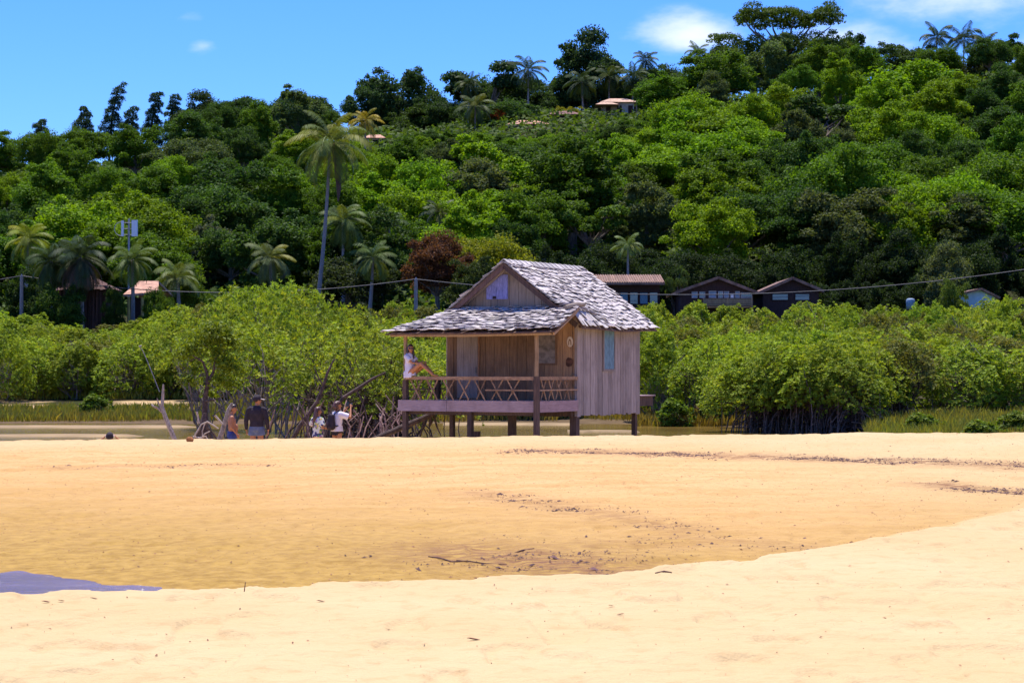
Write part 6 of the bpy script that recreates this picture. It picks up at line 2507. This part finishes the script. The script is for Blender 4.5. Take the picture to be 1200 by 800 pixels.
def stump():
    o = P(558.5, 524, 50.0)
    e = empty('post_stump', o, 0, 'short sawn off post stump in the sand under the porch', 'stump')
    t = P(558.5, 505.5, 50.0).z - o.z
    mb = MB()
    n = 12
    for i in range(n):
        a0, a1 = 2 * math.pi * i / n, 2 * math.pi * (i + .86) / n
        k = random.uniform(.7, 1.4)
        q = [(math.cos(a0) * .10, math.sin(a0) * .10), (math.cos(a1) * .10, math.sin(a1) * .10), (math.cos(a1) * .05, math.sin(a1) * .05), (math.cos(a0) * .05, math.sin(a0) * .05)]
        mb.hexa([(*p, -.3) for p in q] + [(*p, t + random.uniform(-.012, .012)) for p in q], (k, k, k))
    mb.build('bark', M['stilt_wood'], e)
    mb = MB()
    mb.tube([(0, 0, -.3), (0, 0, t - .02)], .085, 14, (1.2, 1.1, 1))
    mb.build('core', M['stilt_wood'], e)


stump()


def coconut():
    D = 39.6
    p = P(222.5, 520.5, D)
    gz = Hs(p.x, p.y)
    e = empty('coconut', (p.x, D, gz), .5, 'brown husked coconut lying on the crest of the sand', 'coconut')
    bm = bmesh.new()
    bmesh.ops.create_icosphere(bm, subdivisions=4, radius=.066)
    for v in bm.verts:
        x, y, z = v.co
        k = 1 - .10 * (abs(math.atan2(y, z) * 3 / math.pi * 2 % 2 - 1))
        v.co = Vector((x * (1.15 if x < 0 else 1.05), y * k, z * k)) * (1 + .02 * math.sin(40 * x + 23 * y))
    me = bpy.data.meshes.new('husk')
    bm.to_mesh(me); bm.free()
    at = me.attributes.new('tint', 'FLOAT_COLOR', 'FACE')
    at.data.foreach_set('color', np.ones(len(me.polygons) * 4, dtype=np.float32))
    me.polygons.foreach_set('use_smooth', np.ones(len(me.polygons), dtype=bool))
    me.materials.append(M['coco'])
    h = link('husk', me, e)
    h.location = (0, 0, .05)
    mb = MB()
    mb.tube([(.06, 0, .05), (.076, 0, .053)], [.02, .014], 8, (.6, .6, .6))
    mb.build('stalk_scar', M['coco'], e)


coconut()

STICK = plain('dry_stick', (0.13, 0.07, 0.055), 0.9, 0.3, 8)
for label, pts, w in (('long thin curved stick lying on the damp sand, left of the dark drift patch', [(502, 652), (515, 655), (530, 658.5), (548, 659)], .0075),
                      ('second thin stick lying just below the long curved one', [(535, 656.5), (550, 659.5), (570, 660.5), (594, 660)], .006),
                      ('short dark stick lying above the dark drift patch', [(602, 645), (612, 644.5), (626, 644)], .009),
                      ('short stick on the edge of the pale sand right of the dark drift patch', [(768, 672), (778, 671), (787, 668.5)], .008),
                      ('stub of stick poking up from the wet sand by the pool', [(286, 690), (286.5, 687)], .006)):
    q = [G(x, y) for x, y in pts]
    if len(pts) == 2:
        q[1] = q[0] + Vector((.01, 0, .05))
        q[0].z -= .03
    else:
        for i, p in enumerate(q):
            p.z = float(beach_z(np.array([p.x]), np.array([p.y]))[0]) + w * .4 + (.012 if i % 2 else 0)
    mb = MB()
    mb.tube(q, [w * .7] + [w] * (len(q) - 2) + [w * .5], 6)
    tag(mb.build('dry_stick', STICK), label, 'stick')

LEAF = plain('dry_leaf', (0.26, 0.11, 0.06), 0.8, 0.3, 20)
for label, x, y, s, a in (('curled brown leaf lying alone on the pale sand, left of the long sticks', 376, 706, .07, .3), ('largest curled brown leaf on the pale sand near the bottom edge', 555, 750, .09, .1),
                          ('small dark leaf on the pale sand, upright beside a crumb', 455, 738, .045, 1.2), ('reddish leaf on the pale sand right of centre', 716, 711, .05, .6),
                          ('reddish leaf crumb below the other reddish leaf', 727, 722, .06, 2.8), ('row of brown leaf scraps near the pool, its left one', 54, 701, .07, .1), ('curled brown scrap near the pool, in the middle of its row', 72, 700, .06, .8), ('brown scrap near the pool at the right end of its row', 110, 701, .06, .3),
                          ('dark speck of leaf on the pale sand near the right edge', 1103, 737, .04, .5), ('small dark leaf on the pale sand below the drift line', 958, 680, .045, .7)):
    p = G(x, y)
    p.z = float(beach_z(np.array([p.x]), np.array([p.y]))[0]) + .006
    mb = MB()
    n = 7
    s *= .55
    ring = []
    for i in range(n):
        t = i / (n - 1)
        wd = s * .36 * math.sin(math.pi * min(.98, max(.06, t)))
        zz = s * .10 * math.cos(t * 4) + .006
        ring.append(((t - .5) * s * 1.6, -wd, zz + wd * .22))
        ring.append(((t - .5) * s * 1.6, wd, zz + wd * .22))
        ring.append(((t - .5) * s * 1.6, 0, zz))
    fs = []
    for i in range(n - 1):
        k = i * 3
        fs += [(k, k + 2, k + 5, k + 3), (k + 2, k + 1, k + 4, k + 5)]
    bot = [(a, b, c - .004) for a, b, c in ring]
    N = len(ring)
    fs += [tuple(N + q for q in reversed(f)) for f in fs]
    mb.add(ring + bot, fs)
    o = mb.build('dry_leaf', LEAF)
    o.location = p
    o.rotation_euler = (0, 0, a)
    tag(o, label, 'leaf')


def scatter_bits():
    """drift wrack and crumbs on the sand: far too many to count"""
    r = np.random.default_rng(31)
    def bits(px, py, n, smin, smax, name, col, stretch=1.6):
        pass
    n = 420000
    y = 14 + 27.5 * r.random(n) ** 1.2
    x = r.uniform(-.30, .30, n) * (y + 2)
    w = wrack_amount(x, y)
    clump = sstep(.44, .66, fbm(x * 1.3, y * 2.2, 5))
    keep = r.random(n) < (w ** 1.4 * clump ** 1.5 * .9)
    far = (y > 21.5) | (r.random(n) < .30)
    xs, ysx = x[keep & far], y[keep & far]
    def make(xs, ysx, smin, smax, name, col, elong):
        m = len(xs)
        z = beach_z(xs, ysx) + .006
        s = smin + (smax - smin) * np.minimum(2.6, r.exponential(.38, m))
        a = r.uniform(0, 6.28, m)
        t = np.stack([np.cos(a), np.sin(a), r.uniform(-.25, .35, m)], 1) * (s * elong)[:, None]
        b = np.stack([-np.sin(a), np.cos(a), r.uniform(-.3, .3, m)], 1) * (s * .5)[:, None]
        up = np.stack([0 * s, 0 * s, s * .55], 1)
        c = np.stack([xs, ysx, z], 1)
        V = np.stack([c - t, c + b, c + t, c - b, c + up], 1).reshape(-1, 3)
        base = np.arange(m)[:, None] * 5
        Fc = np.concatenate([base + np.array([[0, 1, 4]]), base + np.array([[1, 2, 4]]), base + np.array([[2, 3, 4]]), base + np.array([[3, 0, 4]])], 1).reshape(-1, 3)
        k = np.repeat(r.uniform(.6, 1.5, (m, 1)), 4, 0) * np.ones((1, 3))
        o = link(name, np_mesh(name, V, Fc, k, False, plain(name, col, .9, .3, 20, bmp=0)))
        tag(o, kind='stuff')
    make(xs, ysx, .006, .020, 'seaweed_wrack', (.085, .045, .045), 1.5)
    n = 26000
    y = 9 + 32 * r.random(n) ** 1.1
    x = r.uniform(-.30, .30, n) * (y + 2)
    yb = np.interp(x, *_yb)
    keep = (r.random(n) < np.where(y < yb, .10, .85)) & ~((y > yb - .4) & (y < yb + 4) & (x < -2))
    make(x[keep], y[keep], .002, .009, 'sand_litter', (.20, .095, .055), 1.2)


scatter_bits()
